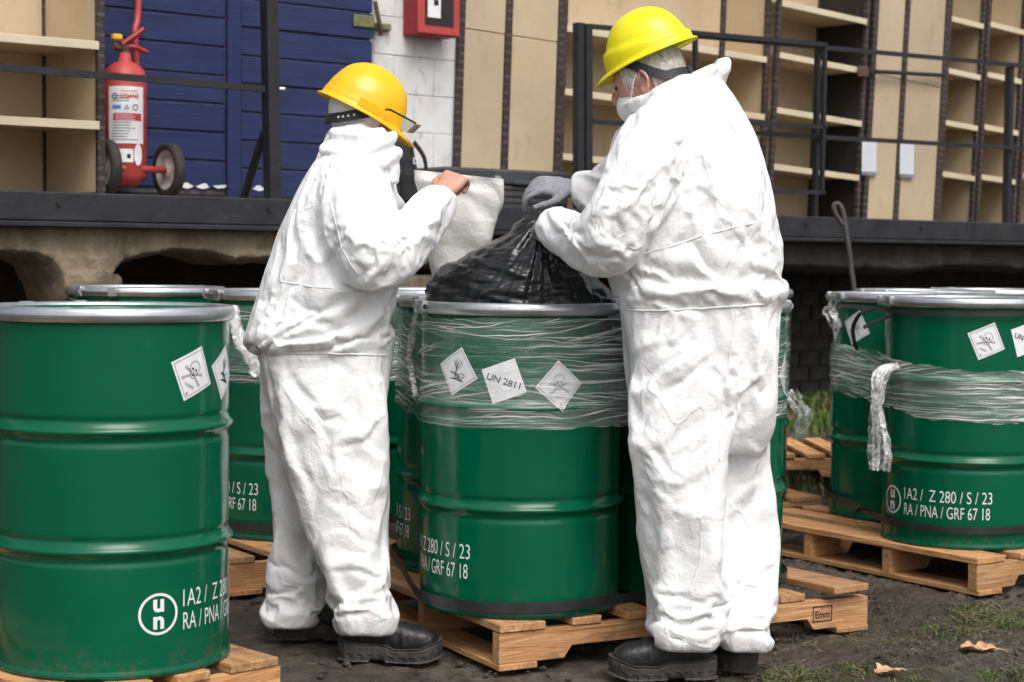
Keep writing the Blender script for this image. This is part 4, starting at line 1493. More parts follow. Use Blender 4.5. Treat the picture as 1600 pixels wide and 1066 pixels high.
drum(*D_R2, PH, 'green drum with loose black strap end, left behind the right front drum', [('skull', -42, 0.75, -16), ('fish', -73, 0.755, 5)], 90, clamp=-72)
drum(*D_R3, PH, 'green drum behind the strapped right-hand pair, only its ring showing', [], 90, clamp=-48)
drum(*D_R4, PH + 0.0, 'farthest green drum top at the right edge below the dock', [], 90, clamp=-120)

# ------------------------------------------------------------------ stretch film and straps around the groups
def hull(cs, r, n):
    pts = np.array([(x + r * math.cos(a), y + r * math.sin(a)) for x, y in cs for a in np.linspace(0, 2 * np.pi, 180, endpoint=False)])
    P = sorted(map(tuple, pts))
    def half(P):
        h = []
        for p in P:
            while len(h) >= 2 and (h[-1][0] - h[-2][0]) * (p[1] - h[-2][1]) - (h[-1][1] - h[-2][1]) * (p[0] - h[-2][0]) <= 0:
                h.pop()
            h.append(p)
        return h
    H = np.array(half(P)[:-1] + half(P[::-1])[:-1])
    C = np.concatenate([H, H[:1]])
    d = np.r_[0, np.cumsum(np.linalg.norm(np.diff(C, axis=0), axis=1))]
    t = np.linspace(0, d[-1], n, endpoint=False)
    return np.c_[np.interp(t, d, C[:, 0]), np.interp(t, d, C[:, 1])], t
def film(cs, z0, z1, label, seed, n=520, nz=44, rough=0.012, mat='film', dip=None, base=None, layers=((0, 1, 0.004),)):
    root = empty('stretch_film', (cs[0][0], cs[0][1], 0))
    tag(root, label, 'plastic film', 'stretch film around the drums')
    for li, (f0, f1, off) in enumerate(layers):
        P, t = hull(cs, DR + off, n)
        d = np.roll(P, -1, 0) - np.roll(P, 1, 0)
        N = np.c_[d[:, 1], -d[:, 0]] / np.linalg.norm(d, axis=1)[:, None]
        q = np.c_[np.cos(2 * np.pi * t / t[-1]) * 3, np.sin(2 * np.pi * t / t[-1]) * 3, np.full(n, seed + li * 3.7)]
        zb = z0 + (z1 - z0) * f0 + rough * (gnoise(q, seed) + 0.5 * gnoise(q * 5, seed + 1))
        zt = z0 + (z1 - z0) * f1 + rough * 0.7 * (gnoise(q + 9, seed + 2) + 0.5 * gnoise(q * 5 + 9, seed + 3))
        if dip is not None:
            e = dip(P); zt = zt + e; zb = zb + e * 0.7
        V, UV = [], []
        for r in range(nz):
            f = r / (nz - 1)
            z = zb + (zt - zb) * f
            Q = np.c_[q[:, 0] * 1.3, q[:, 1] * 1.3, z * 55]
            o = 0.0028 * np.abs(gnoise(Q, seed + 7)) + 0.002 * np.abs(gnoise(Q * np.array([2.2, 2.2, 1.9]), seed + 8))
            V.append(np.c_[P + N * o[:, None] - np.array(cs[0]), z])
            UV.append(np.c_[t, z])
        V = np.concatenate(V); UV = np.concatenate(UV)
        G = np.arange(n * nz).reshape(nz, n)
        F = [(int(G[r, k]), int(G[r, (k + 1) % n]), int(G[r + 1, (k + 1) % n]), int(G[r + 1, k])) for r in range(nz - 1) for k in range(n)]
        me = make_mesh('film_sheet', V, F, mat, True)
        uv = me.uv_layers.new(name='UVMap')
        li_ = np.empty(len(me.loops), int); me.loops.foreach_get('vertex_index', li_)
        uv.data.foreach_set('uv', UV[li_].ravel())
        link('film_sheet', me, root)
    return root
def ribbon(root, name, P, w, mat, seed, origin, folds=5, amp=0.012, nw=22, taper=None):
    """crumpled strip of film hanging along a path"""
    P = smooth_path(P, 46)
    P, T, A, B = frames(P)
    V, UV = [], []
    m = len(P)
    for k in range(m):
        ww = w * (taper(k / (m - 1)) if taper else 1)
        for j in range(nw):
            x = (j / (nw - 1) - 0.5) * 2
            ph = x * folds * 1.7 + seed
            off = A[k] * amp * math.sin(ph + 0.8 * math.sin(k * 0.35 + seed)) + B[k] * ww * x * 0.5
            V.append(P[k] + off)
            UV.append((x * ww * 5, k / m * 0.2 * 3))
    V = np.array(V)
    V = V + 0.009 * np.c_[gnoise(V * 32, seed), gnoise(V * 32, seed + 1), gnoise(V * 32, seed + 2)] + 0.004 * np.c_[gnoise(V * 90, seed), gnoise(V * 90, seed + 1), gnoise(V * 90, seed + 2)]
    F = [(k * nw + j, k * nw + j + 1, (k + 1) * nw + j + 1, (k + 1) * nw + j) for k in range(m - 1) for j in range(nw - 1)]
    me = make_mesh(name, V - np.asarray(origin), F, mat, True)
    uv = me.uv_layers.new(name='UVMap')
    li_ = np.empty(len(me.loops), int); me.loops.foreach_get('vertex_index', li_)
    uv.data.foreach_set('uv', np.array(UV)[li_].ravel())
    return link(name, me, root)
fc = film([D_ctr, D_lb, D_rb], 0.662, 0.972, 'clear stretch film wrapped round the centre drums over the labels', 11,
          layers=((0.0, 1.0, 0.0045), (0.02, 0.55, 0.0085)))
o_ = (D_ctr[0], D_ctr[1], 0)
ribbon(fc, 'film_clump', [at(668, 462, 5.16), at(652, 478, 5.16), at(646, 510, 5.18), at(640, 560, 5.24), at(650, 620, 5.2)], 0.03, 'film', 5, o_, 3, 0.008)
fb_ = film([D_B, D_A, D_C], 0.69, 0.965, 'clear stretch film round the drums behind the amber-hatted worker', 23, layers=((0, 1, 0.0045), (0.0, 0.6, 0.0085)))
ribbon(fb_, 'film_clump', [at(362, 480, 6.2), at(372, 520, 6.18), at(392, 560, 6.2), at(402, 580, 6.22)], 0.10, 'film_clump', 8, (D_B[0], D_B[1], 0), 5, 0.02)
def dipR(P):
    return 0.05 * np.exp(-((P[:, 0] - 1.30) / 0.12) ** 2)
fr_ = film([D_R1, D_R2], 0.585, 0.765, 'clear stretch film band with hanging tail on the right-hand drums', 31, dip=dipR, rough=0.02, layers=((0, 1, 0.0045), (0.0, 0.8, 0.0085), (0.3, 0.95, 0.012)))
oR = (D_R1[0], D_R1[1], 0)
ribbon(fr_, 'film_tail', [at(1400, 572, 6.42), at(1383, 578, 6.40), at(1374, 600, 6.38), at(1370, 640, 6.39), at(1374, 690, 6.40), at(1376, 735, 6.40)], 0.075, 'film_clump', 2, oR, 7, 0.012, 40, lambda t: (0.55 + 0.75 * t) * (1 + 0.25 * math.sin(9 * t)))
ribbon(fr_, 'film_clump', [at(1306, 475, 7.1), at(1298, 485, 7.08), at(1301, 500, 7.08), at(1312, 508, 7.1)], 0.05, 'film_clump', 4, oR, 3, 0.015)
ff_ = film([D_far], 0.60, 0.968, 'clear stretch film on the far drum right of the lemon-hatted worker', 41, n=260, layers=((0, 1, 0.0045), (0, 1, 0.008)))
ribbon(ff_, 'film_tail', [at(1232, 612, 7.75), at(1243, 628, 7.7), at(1256, 648, 7.68), at(1252, 668, 7.68), at(1250, 684, 7.68)], 0.075, 'film_clump', 9, (D_far[0], D_far[1], 0), 4, 0.015)

def strap(cs, z, h, label, ends=()):
    r = empty('strap', (cs[0][0], cs[0][1], 0))
    tag(r, label, 'strap', 'black plastic straps round the drums')
    P, t = hull(cs, DR + 0.0165, 300)
    n = len(P)
    d = np.roll(P, -1, 0) - np.roll(P, 1, 0)
    N = np.c_[d[:, 1], -d[:, 0]] / np.linalg.norm(d, axis=1)[:, None]
    wob = 0.004 * np.sin(t * 5)
    V = []
    for o, zz in ((0, -h / 2), (0, h / 2), (0.0012, h / 2), (0.0012, -h / 2)):
        V.append(np.c_[P + N * o - np.array(cs[0]), z + zz + wob])
    F = [(k * n + j, k * n + (j + 1) % n, ((k + 1) % 4) * n + (j + 1) % n, ((k + 1) % 4) * n + j) for k in range(4) for j in range(n)]
    MB().add(np.concatenate(V), F).build('band', 'strap', r)
    for P in ends:
        V, F = tube(smooth_path(np.array(P) - np.array([cs[0][0], cs[0][1], 0]), 24), 0.0075, 4, 0.0012)
        MB().add(V, F).build('loose_end', 'strap', r)
    return r
strap([D_ctr, D_lb, D_rb], 0.168, 0.030, 'black strap round the feet of the centre drums')
strap([D_B, D_A, D_C], 0.185, 0.026, 'black strap round the feet of the drums behind the amber-hatted worker')
strap([D_R1, D_R2], 0.205, 0.024, 'lower black strap round the feet of the right-hand drums',
      [[at(1345, 795, 6.72), at(1338, 800, 6.66), at(1336, 812, 6.64), at(1341, 818, 6.64)], [at(1382, 818, 6.44), at(1380, 828, 6.42), at(1377, 838, 6.42)]])
strap([D_R1, D_R2], 0.962, 0.016, 'upper black strap with loose ends under the rings of the right-hand drums',
      [[at(1368, 482, 6.5), at(1345, 490, 6.45), at(1333, 512, 6.5), at(1335, 535, 6.6), at(1340, 548, 6.62)], [at(1394, 492, 6.44), at(1370, 502, 6.38), at(1349, 512, 6.36)]])

def unit(v):
    v = np.asarray(v, float); return v / np.linalg.norm(v)
def facets(V, seed, amp=1.0, n=12, lam=(0.09, 0.28), thr=0.30, slope=0.075):
    V = np.asarray(V, np.float32)
    """crisp creases of stiff cloth: skewed triangle waves of many headings, each fading in and out"""
    rng = np.random.default_rng(seed)
    h = np.zeros(len(V))
    for k in range(n):
        d = rng.normal(size=3); d[2] *= 1.1; d = unit(d)
        L = rng.uniform(*lam)
        w = snoise(V, 2.6, rng, 3) * 0.22 + snoise(V, 9.0, rng, 3) * 0.035
        f = (V @ d.astype(np.float32)) / L + w + rng.uniform()
        f = f - np.floor(f)
        sk = rng.uniform(0.62, 0.9)
        tri = np.where(f < sk, f / sk, (1 - f) / (1 - sk)) - 0.5
        m = np.clip((snoise(V, 2.2 if lam[1] > 0.1 else 4.0, rng, 4) - thr) * 1.6, 0, 1)
        h += min(L * slope, 0.013) * tri * m
    return h * amp
# ------------------------------------------------------------------ black bag and white sack
def black_bag():
    YB = 5.24
    rows = [(671, 444, 0.03, 1.040), (682, 424, 0.09, 1.034), (702, 403, 0.14, 1.026), (732, 382, 0.18, 1.01), (765, 363, 0.20, 0.99), (795, 347, 0.215, 0.98), (822, 334, 0.22, 0.975), (846, 330, 0.22, 0.975),
            (875, 336, 0.215, 0.98), (905, 350, 0.20, 0.985), (932, 372, 0.155, 1.0), (950, 405, 0.08, 1.03)]
    P, r, r2 = [], [], []
    for px, py, b, z0 in rows:
        p = at(px, py, YB)
        P.append((p[0], YB, z0)); r.append(max(0.012, p[2] - z0)); r2.append(b)
    V, F = tube(P, r, 28, r2)
    m = MB().add(V, F)
    V, F = remesh(m.verts(), m.f, 0.006)
    tp = Topo(len(V), F)
    V = tp.smooth(V, 10)
    N = tp.normals(V)
    g = at(848, 335, 5.15)
    px, py = proj(V)
    dx, dy = px - 850, py - 338
    ang = np.arctan2(dy, dx); dist = np.hypot(dx, dy)
    rid = lambda q, sd: 1 - 2.2 * np.abs(gnoise(q, sd))
    q1 = np.c_[ang * 5.5, dist * 0.008, V[:, 1] * 3]
    q2 = np.c_[ang * 11, dist * 0.012, V[:, 1] * 3 + 7]
    amp = np.exp(-(dist / 170) ** 2) * np.clip(dist / 30, 0, 1)
    V = V + N * ((0.010 * rid(q1, 3) + 0.006 * rid(q2, 4)) * amp)[:, None]
    q3 = np.c_[px * 0.012 + 0.006 * py, (py - 0.25 * (px - 800)) * 0.055, V[:, 1] * 4]
    q4 = np.c_[px * 0.02, (py + 0.1 * (px - 800)) * 0.11, V[:, 1] * 4 + 3]
    V = V + N * ((0.009 * rid(q3, 5) + 0.005 * rid(q4, 6)) * np.clip((py - 370) / 50, 0, 1))[:, None]
    ax = np.tile([0, 0, 1.0], (len(V), 1))
    V = crumple(tp, V, np.full(len(V), 0.04), ax, 40, -0.008, 0.010, 0.03, 0.002, 24, 5, aniso=0.8)
    o = np.array([D_ctr[0], D_ctr[1], 1.0])
    ob = link('garbage_bag', make_mesh('garbage_bag', V - o, F, 'bag', True), None, o)
    tag(ob, 'wrinkled black plastic bag heaped in the open centre drum', 'bag')
black_bag()
def white_sack():
    rows = [(266, 646, 787, 5.36, 0.035), (280, 648, 787, 5.36, 0.034), (310, 653, 784, 5.37, 0.034), (345, 664, 779, 5.38, 0.035), (380, 671, 768, 5.40, 0.04), (420, 674, 755, 5.42, 0.045), (455, 676, 745, 5.43, 0.045), (500, 690, 735, 5.42, 0.04)]
    nr, nc = 64, 110
    ry = np.linspace(266, 500, nr)
    f = lambda k: np.interp(ry, [r[0] for r in rows], [r[k] for r in rows])
    xl, xr, yc, b = f(1), f(2), f(3), f(4)
    V = []
    for k in range(nr):
        for j in range(nc):
            a = 2 * math.pi * j / nc
            cx = math.copysign(abs(math.cos(a)) ** 0.55, math.cos(a)); sy = math.copysign(abs(math.sin(a)) ** 0.8, math.sin(a))
            px = (xl[k] + xr[k]) / 2 + cx * (xr[k] - xl[k]) / 2
            py = ry[k] + (px - 648) * 0.10 * math.exp(-(ry[k] - 266) / 40)
            V.append(at(px, py, yc[k] + b[k] * sy))
    V = np.array(V)
    F = [(k * nc + j, k * nc + (j + 1) % nc, (k + 1) * nc + (j + 1) % nc, (k + 1) * nc + j) for k in range(nr - 1) for j in range(nc)]
    tp = Topo(len(V), F)
    N = tp.normals(V)
    px, py = proj(V)
    dx, dy = px - 705, py - 285
    ang = np.arctan2(dy, dx); dist = np.hypot(dx, dy)
    V = V + N * (0.0035 * np.sin(ang * 9 + 1) * np.exp(-(dist / 110) ** 2) * np.clip(dist / 20, 0, 1))[:, None]
    V = V + N * (0.6 * facets(V, 77, 1.0, 12, (0.07, 0.18), 0.1, 0.09))[:, None]
    ax = np.tile([0.5, 0, 0.86], (len(V), 1))
    V = crumple(tp, V, np.full(len(V), 0.03), ax, 24, -0.01, 0.01, 0.03, 0.002, 14, 8, aniso=0.8)
    o = at(720, 470, 5.42)
    ob = link('white_sack', make_mesh('white_sack', V - o, F, 'sack', True), None, o)
    tag(ob, 'thin white plastic sack held up beside the black bag', 'sack')
white_sack()

# ------------------------------------------------------------------ people
def rings(rows, n=48, sq=0.72):
    """closed loft of upright ellipses from photo rows (y, x left, x right, depth, half depth)"""
    V = []
    m = len(rows)
    for (py, xl, xr, Y, b) in rows:
        p, q = at(xl, py, Y), at(xr, py, Y)
        c = (p + q) / 2; a = (q[0] - p[0]) / 2 - 0.005
        for j in range(n):
            t = 2 * math.pi * j / n
            V.append((c[0] + a * math.copysign(abs(math.cos(t)) ** sq, math.cos(t)), c[1] + b * math.copysign(abs(math.sin(t)) ** sq, math.sin(t)), c[2]))
    F = [(k * n + j, k * n + (j + 1) % n, (k + 1) * n + (j + 1) % n, (k + 1) * n + j) for k in range(m - 1) for j in range(n)]
    F.append(tuple(range(n))[::-1]); F.append(tuple(range((m - 1) * n, m * n)))
    return V, F
def dense(rows, step=12):
    R = np.array(rows, float)
    y = np.linspace(R[0, 0], R[-1, 0], int((R[-1, 0] - R[0, 0]) / step) + 2)
    return [tuple([yy] + [np.interp(yy, R[:, 0], R[:, k]) for k in range(1, 5)]) for yy in y]
def ell(c, axes, n=20):
    """ellipsoid from three semi-axis vectors"""
    V, F = [], []
    m = n // 2
    A = np.array(axes)
    for i in range(m + 1):
        ph = math.pi * i / m
        for j in range(n):
            t = 2 * math.pi * j / n
            V.append(np.array(c) + A[0] * math.sin(ph) * math.cos(t) + A[1] * math.sin(ph) * math.sin(t) + A[2] * math.cos(ph))
    F = [(i * n + j, (i + 1) * n + j, (i + 1) * n + (j + 1) % n, i * n + (j + 1) % n) for i in range(m) for j in range(n)]
    return V, F
def unit(v):
    v = np.asarray(v, float); return v / np.linalg.norm(v)
def hand_tubes(wrist, d, back, side, curl=(35, 45, 30), k=1.0, spread=0.0):
    """palm, four unequal bent fingers and a thumb on the given side (+1/-1 along d x back)"""
    d = unit(d); back = unit(back - d * (d @ back)); y = np.cross(back, d)
    w = np.asarray(wrist, float)
    out = []
    P = [w - d * 0.03, w + d * 0.005, w + d * 0.045, w + d * 0.085]
    V = []
    n = 16
    wd, th = [0.027, 0.028, 0.040, 0.043], [0.021, 0.020, 0.017, 0.014]
    for p, a, b in zip(P, wd, th):
        for j in range(n):
            t = 2 * math.pi * j / n
            V.append(p + y * a * k * math.copysign(abs(math.cos(t)) ** 0.7, math.cos(t)) + back * b * k * math.sin(t))
    F = [(i * n + j, i * n + (j + 1) % n, (i + 1) * n + (j + 1) % n, (i + 1) * n + j) for i in range(3) for j in range(n)] + [tuple(range(n))[::-1], tuple(range(3 * n, 4 * n))]
    out.append((V, F))
    for q, (off, L) in enumerate(((-0.031, 0.9), (-0.0105, 1.0), (0.0105, 0.95), (0.031, 0.75))):
        yy = off * side * -1
        p = w + d * 0.082 * k + y * yy * k
        dd = unit(d + y * yy * spread * 8)
        ang = 0
        pts = [p - dd * 0.02, p]
        for sl, c in zip((0.042, 0.027, 0.022), curl):
            ang += R_(c + (q - 1.5) * 4)
            v = dd * math.cos(ang) - back * math.sin(ang)
            p = p + v * sl * L * k
            pts.append(p)
        pts = smooth_path(pts, 14)
        out.append(tube(pts, np.linspace(0.0092, 0.0072, 14) * k, 10))
    p = w + d * 0.02 * k + y * side * 0.03 * k
    v1 = unit(d * 0.75 + y * side * 0.65 - back * 0.35); v2 = unit(d * 0.95 + y * side * 0.1 - back * 0.45)
    pts = smooth_path([p - v1 * 0.02, p, p + v1 * 0.038 * k, p + v1 * 0.038 * k + v2 * 0.032 * k, p + v1 * 0.038 * k + v2 * 0.056 * k], 12)
    out.append(tube(pts, np.linspace(0.013, 0.008, 12) * k, 10))
    return out
def hard_hat(name, root, org, c, f, up, mat, ridge=3, gutter=False, peak=0.05, size=1.0):
    f = unit(f); up = unit(up - f * (f @ up)); s = np.cross(up, f)
    na, nt = 96, 26
    V = []
    for i in range(nt):
        ph = (math.pi / 2) * (1 - i / (nt - 1))
        for j in range(na):
            a = 2 * math.pi * j / na
            r = math.cos(ph) ** 0.92 if ph < math.pi / 2 else 0
            x = 0.134 * r * math.cos(a); y = 0.108 * r * math.sin(a); h = 0.142 * math.sin(ph) ** 0.95
            if ridge == 3:
                for yc in (-0.032, 0.0, 0.032):
                    h += (0.008 if yc == 0 else 0.006) * math.exp(-((y - yc) / 0.009) ** 4) * min(1, max(0, (h - 0.07) / 0.03))
            else:
                h += 0.004 * math.exp(-(y / 0.017) ** 6) * min(1, max(0, (h - 0.08) / 0.03))
            if gutter:
                g = max(0.0, min(1.0, (0.046 - h + 0.016 * math.cos(a)) / 0.006))
                x += 0.011 * g * math.cos(a); y += 0.009 * g * math.sin(a)
            else:
                g = max(0.0, min(1.0, (0.022 - h) / 0.004))
                x += 0.003 * g * math.cos(a); y += 0.003 * g * math.sin(a)
            V.append((x, y, h))
    for k, (o, dz) in enumerate(((0.007, -0.003), (0.012, -0.007), (0.012, -0.011))):
        for j in range(na):
            a = 2 * math.pi * j / na
            pk = max(0, math.cos(a)) ** 2.2
            x = 0.134 * math.cos(a) + (0.010 if gutter else 0.003) * math.cos(a) + (o + peak * pk * (0.55, 1.0, 1.0)[k]) * math.cos(a)
            y = 0.108 * math.sin(a) + (0.008 if gutter else 0.003) * math.sin(a) + o * math.sin(a)
            V.append((x, y, dz - 0.014 * pk * (0.4, 1, 1)[k]))
    nr = nt + 3
    F = [(i * na + j, (i + 1) * na + j, (i + 1) * na + (j + 1) % na, i * na + (j + 1) % na) for i in range(nr - 1) for j in range(na)]
    V = np.array(V)
    V = V * size
    Wd = np.asarray(c) + V[:, :1] * f + V[:, 1:2] * s + V[:, 2:] * up
    o = link(name, make_mesh(name, Wd - org, F, mat, True), root)
    md = o.modifiers.new('thick', 'SOLIDIFY'); md.thickness = 0.003; md.offset = -1
    return o, f, s, up
def band(P, h, t, org, up):
    """flat strap standing on edge along a path; h along up"""
    P = np.asarray(P, float)
    T = np.gradient(P, axis=0); T /= np.linalg.norm(T, axis=1)[:, None]
    U = np.asarray(up) - T * (T @ np.asarray(up))[:, None]; U /= np.linalg.norm(U, axis=1)[:, None]
    B = np.cross(T, U)
    h = np.broadcast_to(h, (len(P),))
    V = []
    for p, u, b, hh in zip(P, U, B, h):
        for x, y in ((-1, -1), (1, -1), (1, 1), (-1, 1)):
            V.append(p + u * x * hh / 2 + b * y * t / 2)
    m = len(P)
    F = [(k * 4 + j, k * 4 + (j + 1) % 4, (k + 1) * 4 + (j + 1) % 4, (k + 1) * 4 + j) for k in range(m - 1) for j in range(4)] + [(3, 2, 1, 0), (4 * m - 4, 4 * m - 3, 4 * m - 2, 4 * m - 1)]
    return np.array(V) - org, F
def boot(root, org, heel, ang, L=0.305):
    b = empty('boot', np.array([heel[0], heel[1], 0]) - org, ang); b.parent = root
    s = np.array([0, .04, .12, .25, .38, .5, .62, .75, .86, .94, .985, 1.0]) * L
    wd = np.array([.024, .036, .041, .041, .041, .044, .049, .052, .050, .041, .028, .016])
    tp_ = np.array([.095, .135, .150, .155, .145, .122, .106, .097, .092, .083, .068, .055])
    V = []
    n = 24
    for x, w, h in zip(s, wd, tp_):
        z0 = 0.022
        for j in range(n):
            t = 2 * math.pi * j / n
            yy = w * math.copysign(abs(math.cos(t)) ** 0.75, math.cos(t))
            zz = z0 + (h - z0) * (0.5 + 0.5 * math.copysign(abs(math.sin(t)) ** 0.72, math.sin(t)))
            V.append((x, yy, zz))
    F = [(k * n + j, k * n + (j + 1) % n, (k + 1) * n + (j + 1) % n, (k + 1) * n + j) for k in range(len(s) - 1) for j in range(n)] + [tuple(range(n))[::-1], tuple(range((len(s) - 1) * n, len(s) * n))]
    V, F = remesh(V, F, 0.006)
    t_ = Topo(len(V), F)
    V = t_.smooth(V, 4)
    N = t_.normals(V)
    V = V + N * (0.0022 * np.sin(V[:, 0] * 260 + 2 * gnoise(V * 30, 1)) * np.exp(-((V[:, 0] - 0.62 * L) / 0.03) ** 2) + 0.0016 * gnoise(V * 45, 2))[:, None]
    # toe cap seam
    V = V - N * (0.002 * np.exp(-((V[:, 0] - 0.74 * L) / 0.003) ** 2))[:, None]
    link('upper', make_mesh('upper', V, F, 'boot_leather', True), b)
    # sole: outline extruded, toe sprung up a little, grooved edge
    half = [(x, w + 0.007) for x, w in zip(s, wd)]
    half[0] = (-0.008, 0.018); half[-1] = (L + 0.008, 0.010)
    fx = np.concatenate([np.linspace(-0.008, L + 0.008, 60)])
    ww = np.interp(fx, [h[0] for h in half], [h[1] for h in half])
    out = [(x, w) for x, w in zip(fx, ww)] + [(x, -w) for x, w in zip(fx[::-1], ww[::-1])]
    lay = [(0.0, -0.005), (0.10, 0.0), (0.36, 0.002), (0.42, -0.002), (0.48, 0.002), (0.80, 0.003), (0.86, -0.001), (0.93, 0.002), (1.0, -0.004)]
    ztop = lambda u: np.interp(u, [-0.05, 0.0, 0.25, 0.36, 0.45, 0.56, 0.8, 0.95, 1.05], [0.058, 0.058, 0.052, 0.050, 0.050, 0.036, 0.040, 0.054, 0.062])
    V = []
    m = len(out)
    for fz, o in lay:
        for q, (x, y) in enumerate(out):
            u = x / L
            tread = 0.003 * (1 if (q // 3) % 2 else 0) * (1 if fz < 0.4 else 0)
            z = fz * ztop(u) + 0.010 * max(0, (u - 0.8) / 0.2) ** 2 * (1 - fz)
            if fz < 0.05 and 0.30 < u < 0.46: z += 0.014
            V.append((x + math.copysign(o, u - 0.5) * (1 if u < 0.02 or u > 0.98 else 0), y - math.copysign(tread, y) + math.copysign(o, y), z))
    F = [(k * m + j, k * m + (j + 1) % m, (k + 1) * m + (j + 1) % m, (k + 1) * m + j) for k in range(len(lay) - 1) for j in range(m)]
    F += [(q, m - 1 - q, m - 2 - q, q + 1) for q in range(m // 2 - 1)]
    base = (len(lay) - 1) * m
    F += [(base + q + 1, base + m - 2 - q, base + m - 1 - q, base + q) for q in range(m // 2 - 1)]
    MB().add(V, F).build('sole', 'boot_sole', b)
    mm = MB()
    for k in range(3):
        x = (0.40 + 0.075 * k) * L; z = 0.145 - 0.022 * k
        V, F = tube(smooth_path([(x, -0.024, z - 0.010), (x + 0.004, 0, z + 0.002), (x, 0.024, z - 0.010)], 9), 0.0028, 6); mm.add(V, F)
    mm.build('laces', 'harness', b)
    return b
def fold_field(V, N, folds):
    """hand-placed cloth folds: (x1,y1,x2,y2,width px,height m) lines seen on the suit, raised on the side towards the yard"""
    px, py = proj(V)
    out = np.zeros(len(V))
    near = np.clip(-N[:, 1] * 2.5 + 0.5, 0, 1)
    for (x1, y1, x2, y2, w, h) in folds:
        dx, dy = x2 - x1, y2 - y1
        l = math.hypot(dx, dy)
        t = ((px - x1) * dx + (py - y1) * dy) / l ** 2
        dist = ((px - x1) * dy - (py - y1) * dx) / l
        dist = dist + w * 0.75 * np.sin(t * 4 + x1) + w * 0.3 * np.sin(t * 11 + y1)
        e = np.clip(np.minimum(t, 1 - t) * 3.2, 0, 1) ** 0.7
        u = dist / (w * 0.72)
        # a pleat: slow rise, crisp crest, steep drop
        sgn = 1 if (x1 + y2) % 2 < 1 else -1
        u = u * sgn
        pr = np.where(u < 0, np.clip(1 + u / 2.6, 0, 1), np.clip(1 - u / 0.55, 0, 1)) - 0.35 * np.exp(-((u - 1.1) / 0.5) ** 2)
        out += (1.0 if min(y1, y2) < 690 else 0.3) * h * near * e * pr
    return out
def drape(V, F, N, pin, slack, shrink, frames_=14, inset=0.028, bend=5.5, seed=1):
    """hang the surplus cloth over a slightly smaller body and let it settle"""
    me = make_mesh('cloth_tmp', V, F, None)
    o = bpy.data.objects.new('cloth_tmp', me); COL.objects.link(o)
    g = o.vertex_groups.new(name='pin')
    for w in (0.25, 0.5, 0.75, 1.0):
        idx = np.where((pin > w - 0.125) & (pin <= w + 0.125))[0]
        if len(idx): g.add(idx.tolist(), w, 'REPLACE')
    cm = make_mesh('body_tmp', V - N * inset, F, None)
    co = bpy.data.objects.new('body_tmp', cm); COL.objects.link(co)
    co.modifiers.new('c', 'COLLISION')
    co.collision.thickness_outer = 0.004
    co.collision.cloth_friction = 12
    md = o.modifiers.new('cloth', 'CLOTH')
    c = md.settings
    c.quality = 4
    c.mass = 0.12
    c.tension_stiffness = c.compression_stiffness = 40
    c.shear_stiffness = 25
    c.bending_stiffness = bend
    c.tension_damping = c.compression_damping = c.shear_damping = 8
    c.bending_damping = 0.5
    c.air_damping = 2.0
    gs = o.vertex_groups.new(name='slack')
    for w in (0.0, 0.25, 0.5, 0.75, 1.0):
        idx = np.where((slack > w - 0.125) & (slack <= w + 0.125))[0]
        if len(idx): gs.add(idx.tolist(), w, 'REPLACE')
    c.vertex_group_shrink = 'slack'
    c.shrink_min, c.shrink_max = -shrink[0], -shrink[1]
    c.vertex_group_mass = 'pin'
    c.pin_stiffness = 1.0
    md.collision_settings.use_collision = True
    md.collision_settings.distance_min = 0.004
    md.collision_settings.collision_quality = 1
    md.point_cache.frame_start = 1
    md.point_cache.frame_end = frames_ + 1
    for fr in range(1, frames_ + 1):
        scn.frame_set(fr)
    dg = bpy.context.evaluated_depsgraph_get()
    ev = o.evaluated_get(dg).to_mesh()
    out = np.empty(len(ev.vertices) * 3); ev.vertices.foreach_get('co', out)
    o.evaluated_get(dg).to_mesh_clear()
    bpy.data.objects.remove(o); bpy.data.objects.remove(co)
    bpy.data.meshes.remove(me); bpy.data.meshes.remove(cm)
    scn.frame_set(1)
    return out.reshape(-1, 3)
def refine(V, F):
    """one level of smooth subdivision"""
    me = make_mesh('tmp', V, F, None)
    o = bpy.data.objects.new('tmp', me); COL.objects.link(o)
    md = o.modifiers.new('s', 'SUBSURF'); md.levels = 1
    dg = bpy.context.evaluated_depsgraph_get(); dg.update()
    ev = o.evaluated_get(dg).to_mesh()
    co = np.empty(len(ev.vertices) * 3); ev.vertices.foreach_get('co', co)
    lv = np.empty(len(ev.loops), np.int32); ev.loops.foreach_get('vertex_index', lv)
    o.evaluated_get(dg).to_mesh_clear()
    bpy.data.objects.remove(o); bpy.data.meshes.remove(me)
    return co.reshape(-1, 3), lv.reshape(-1, 4)
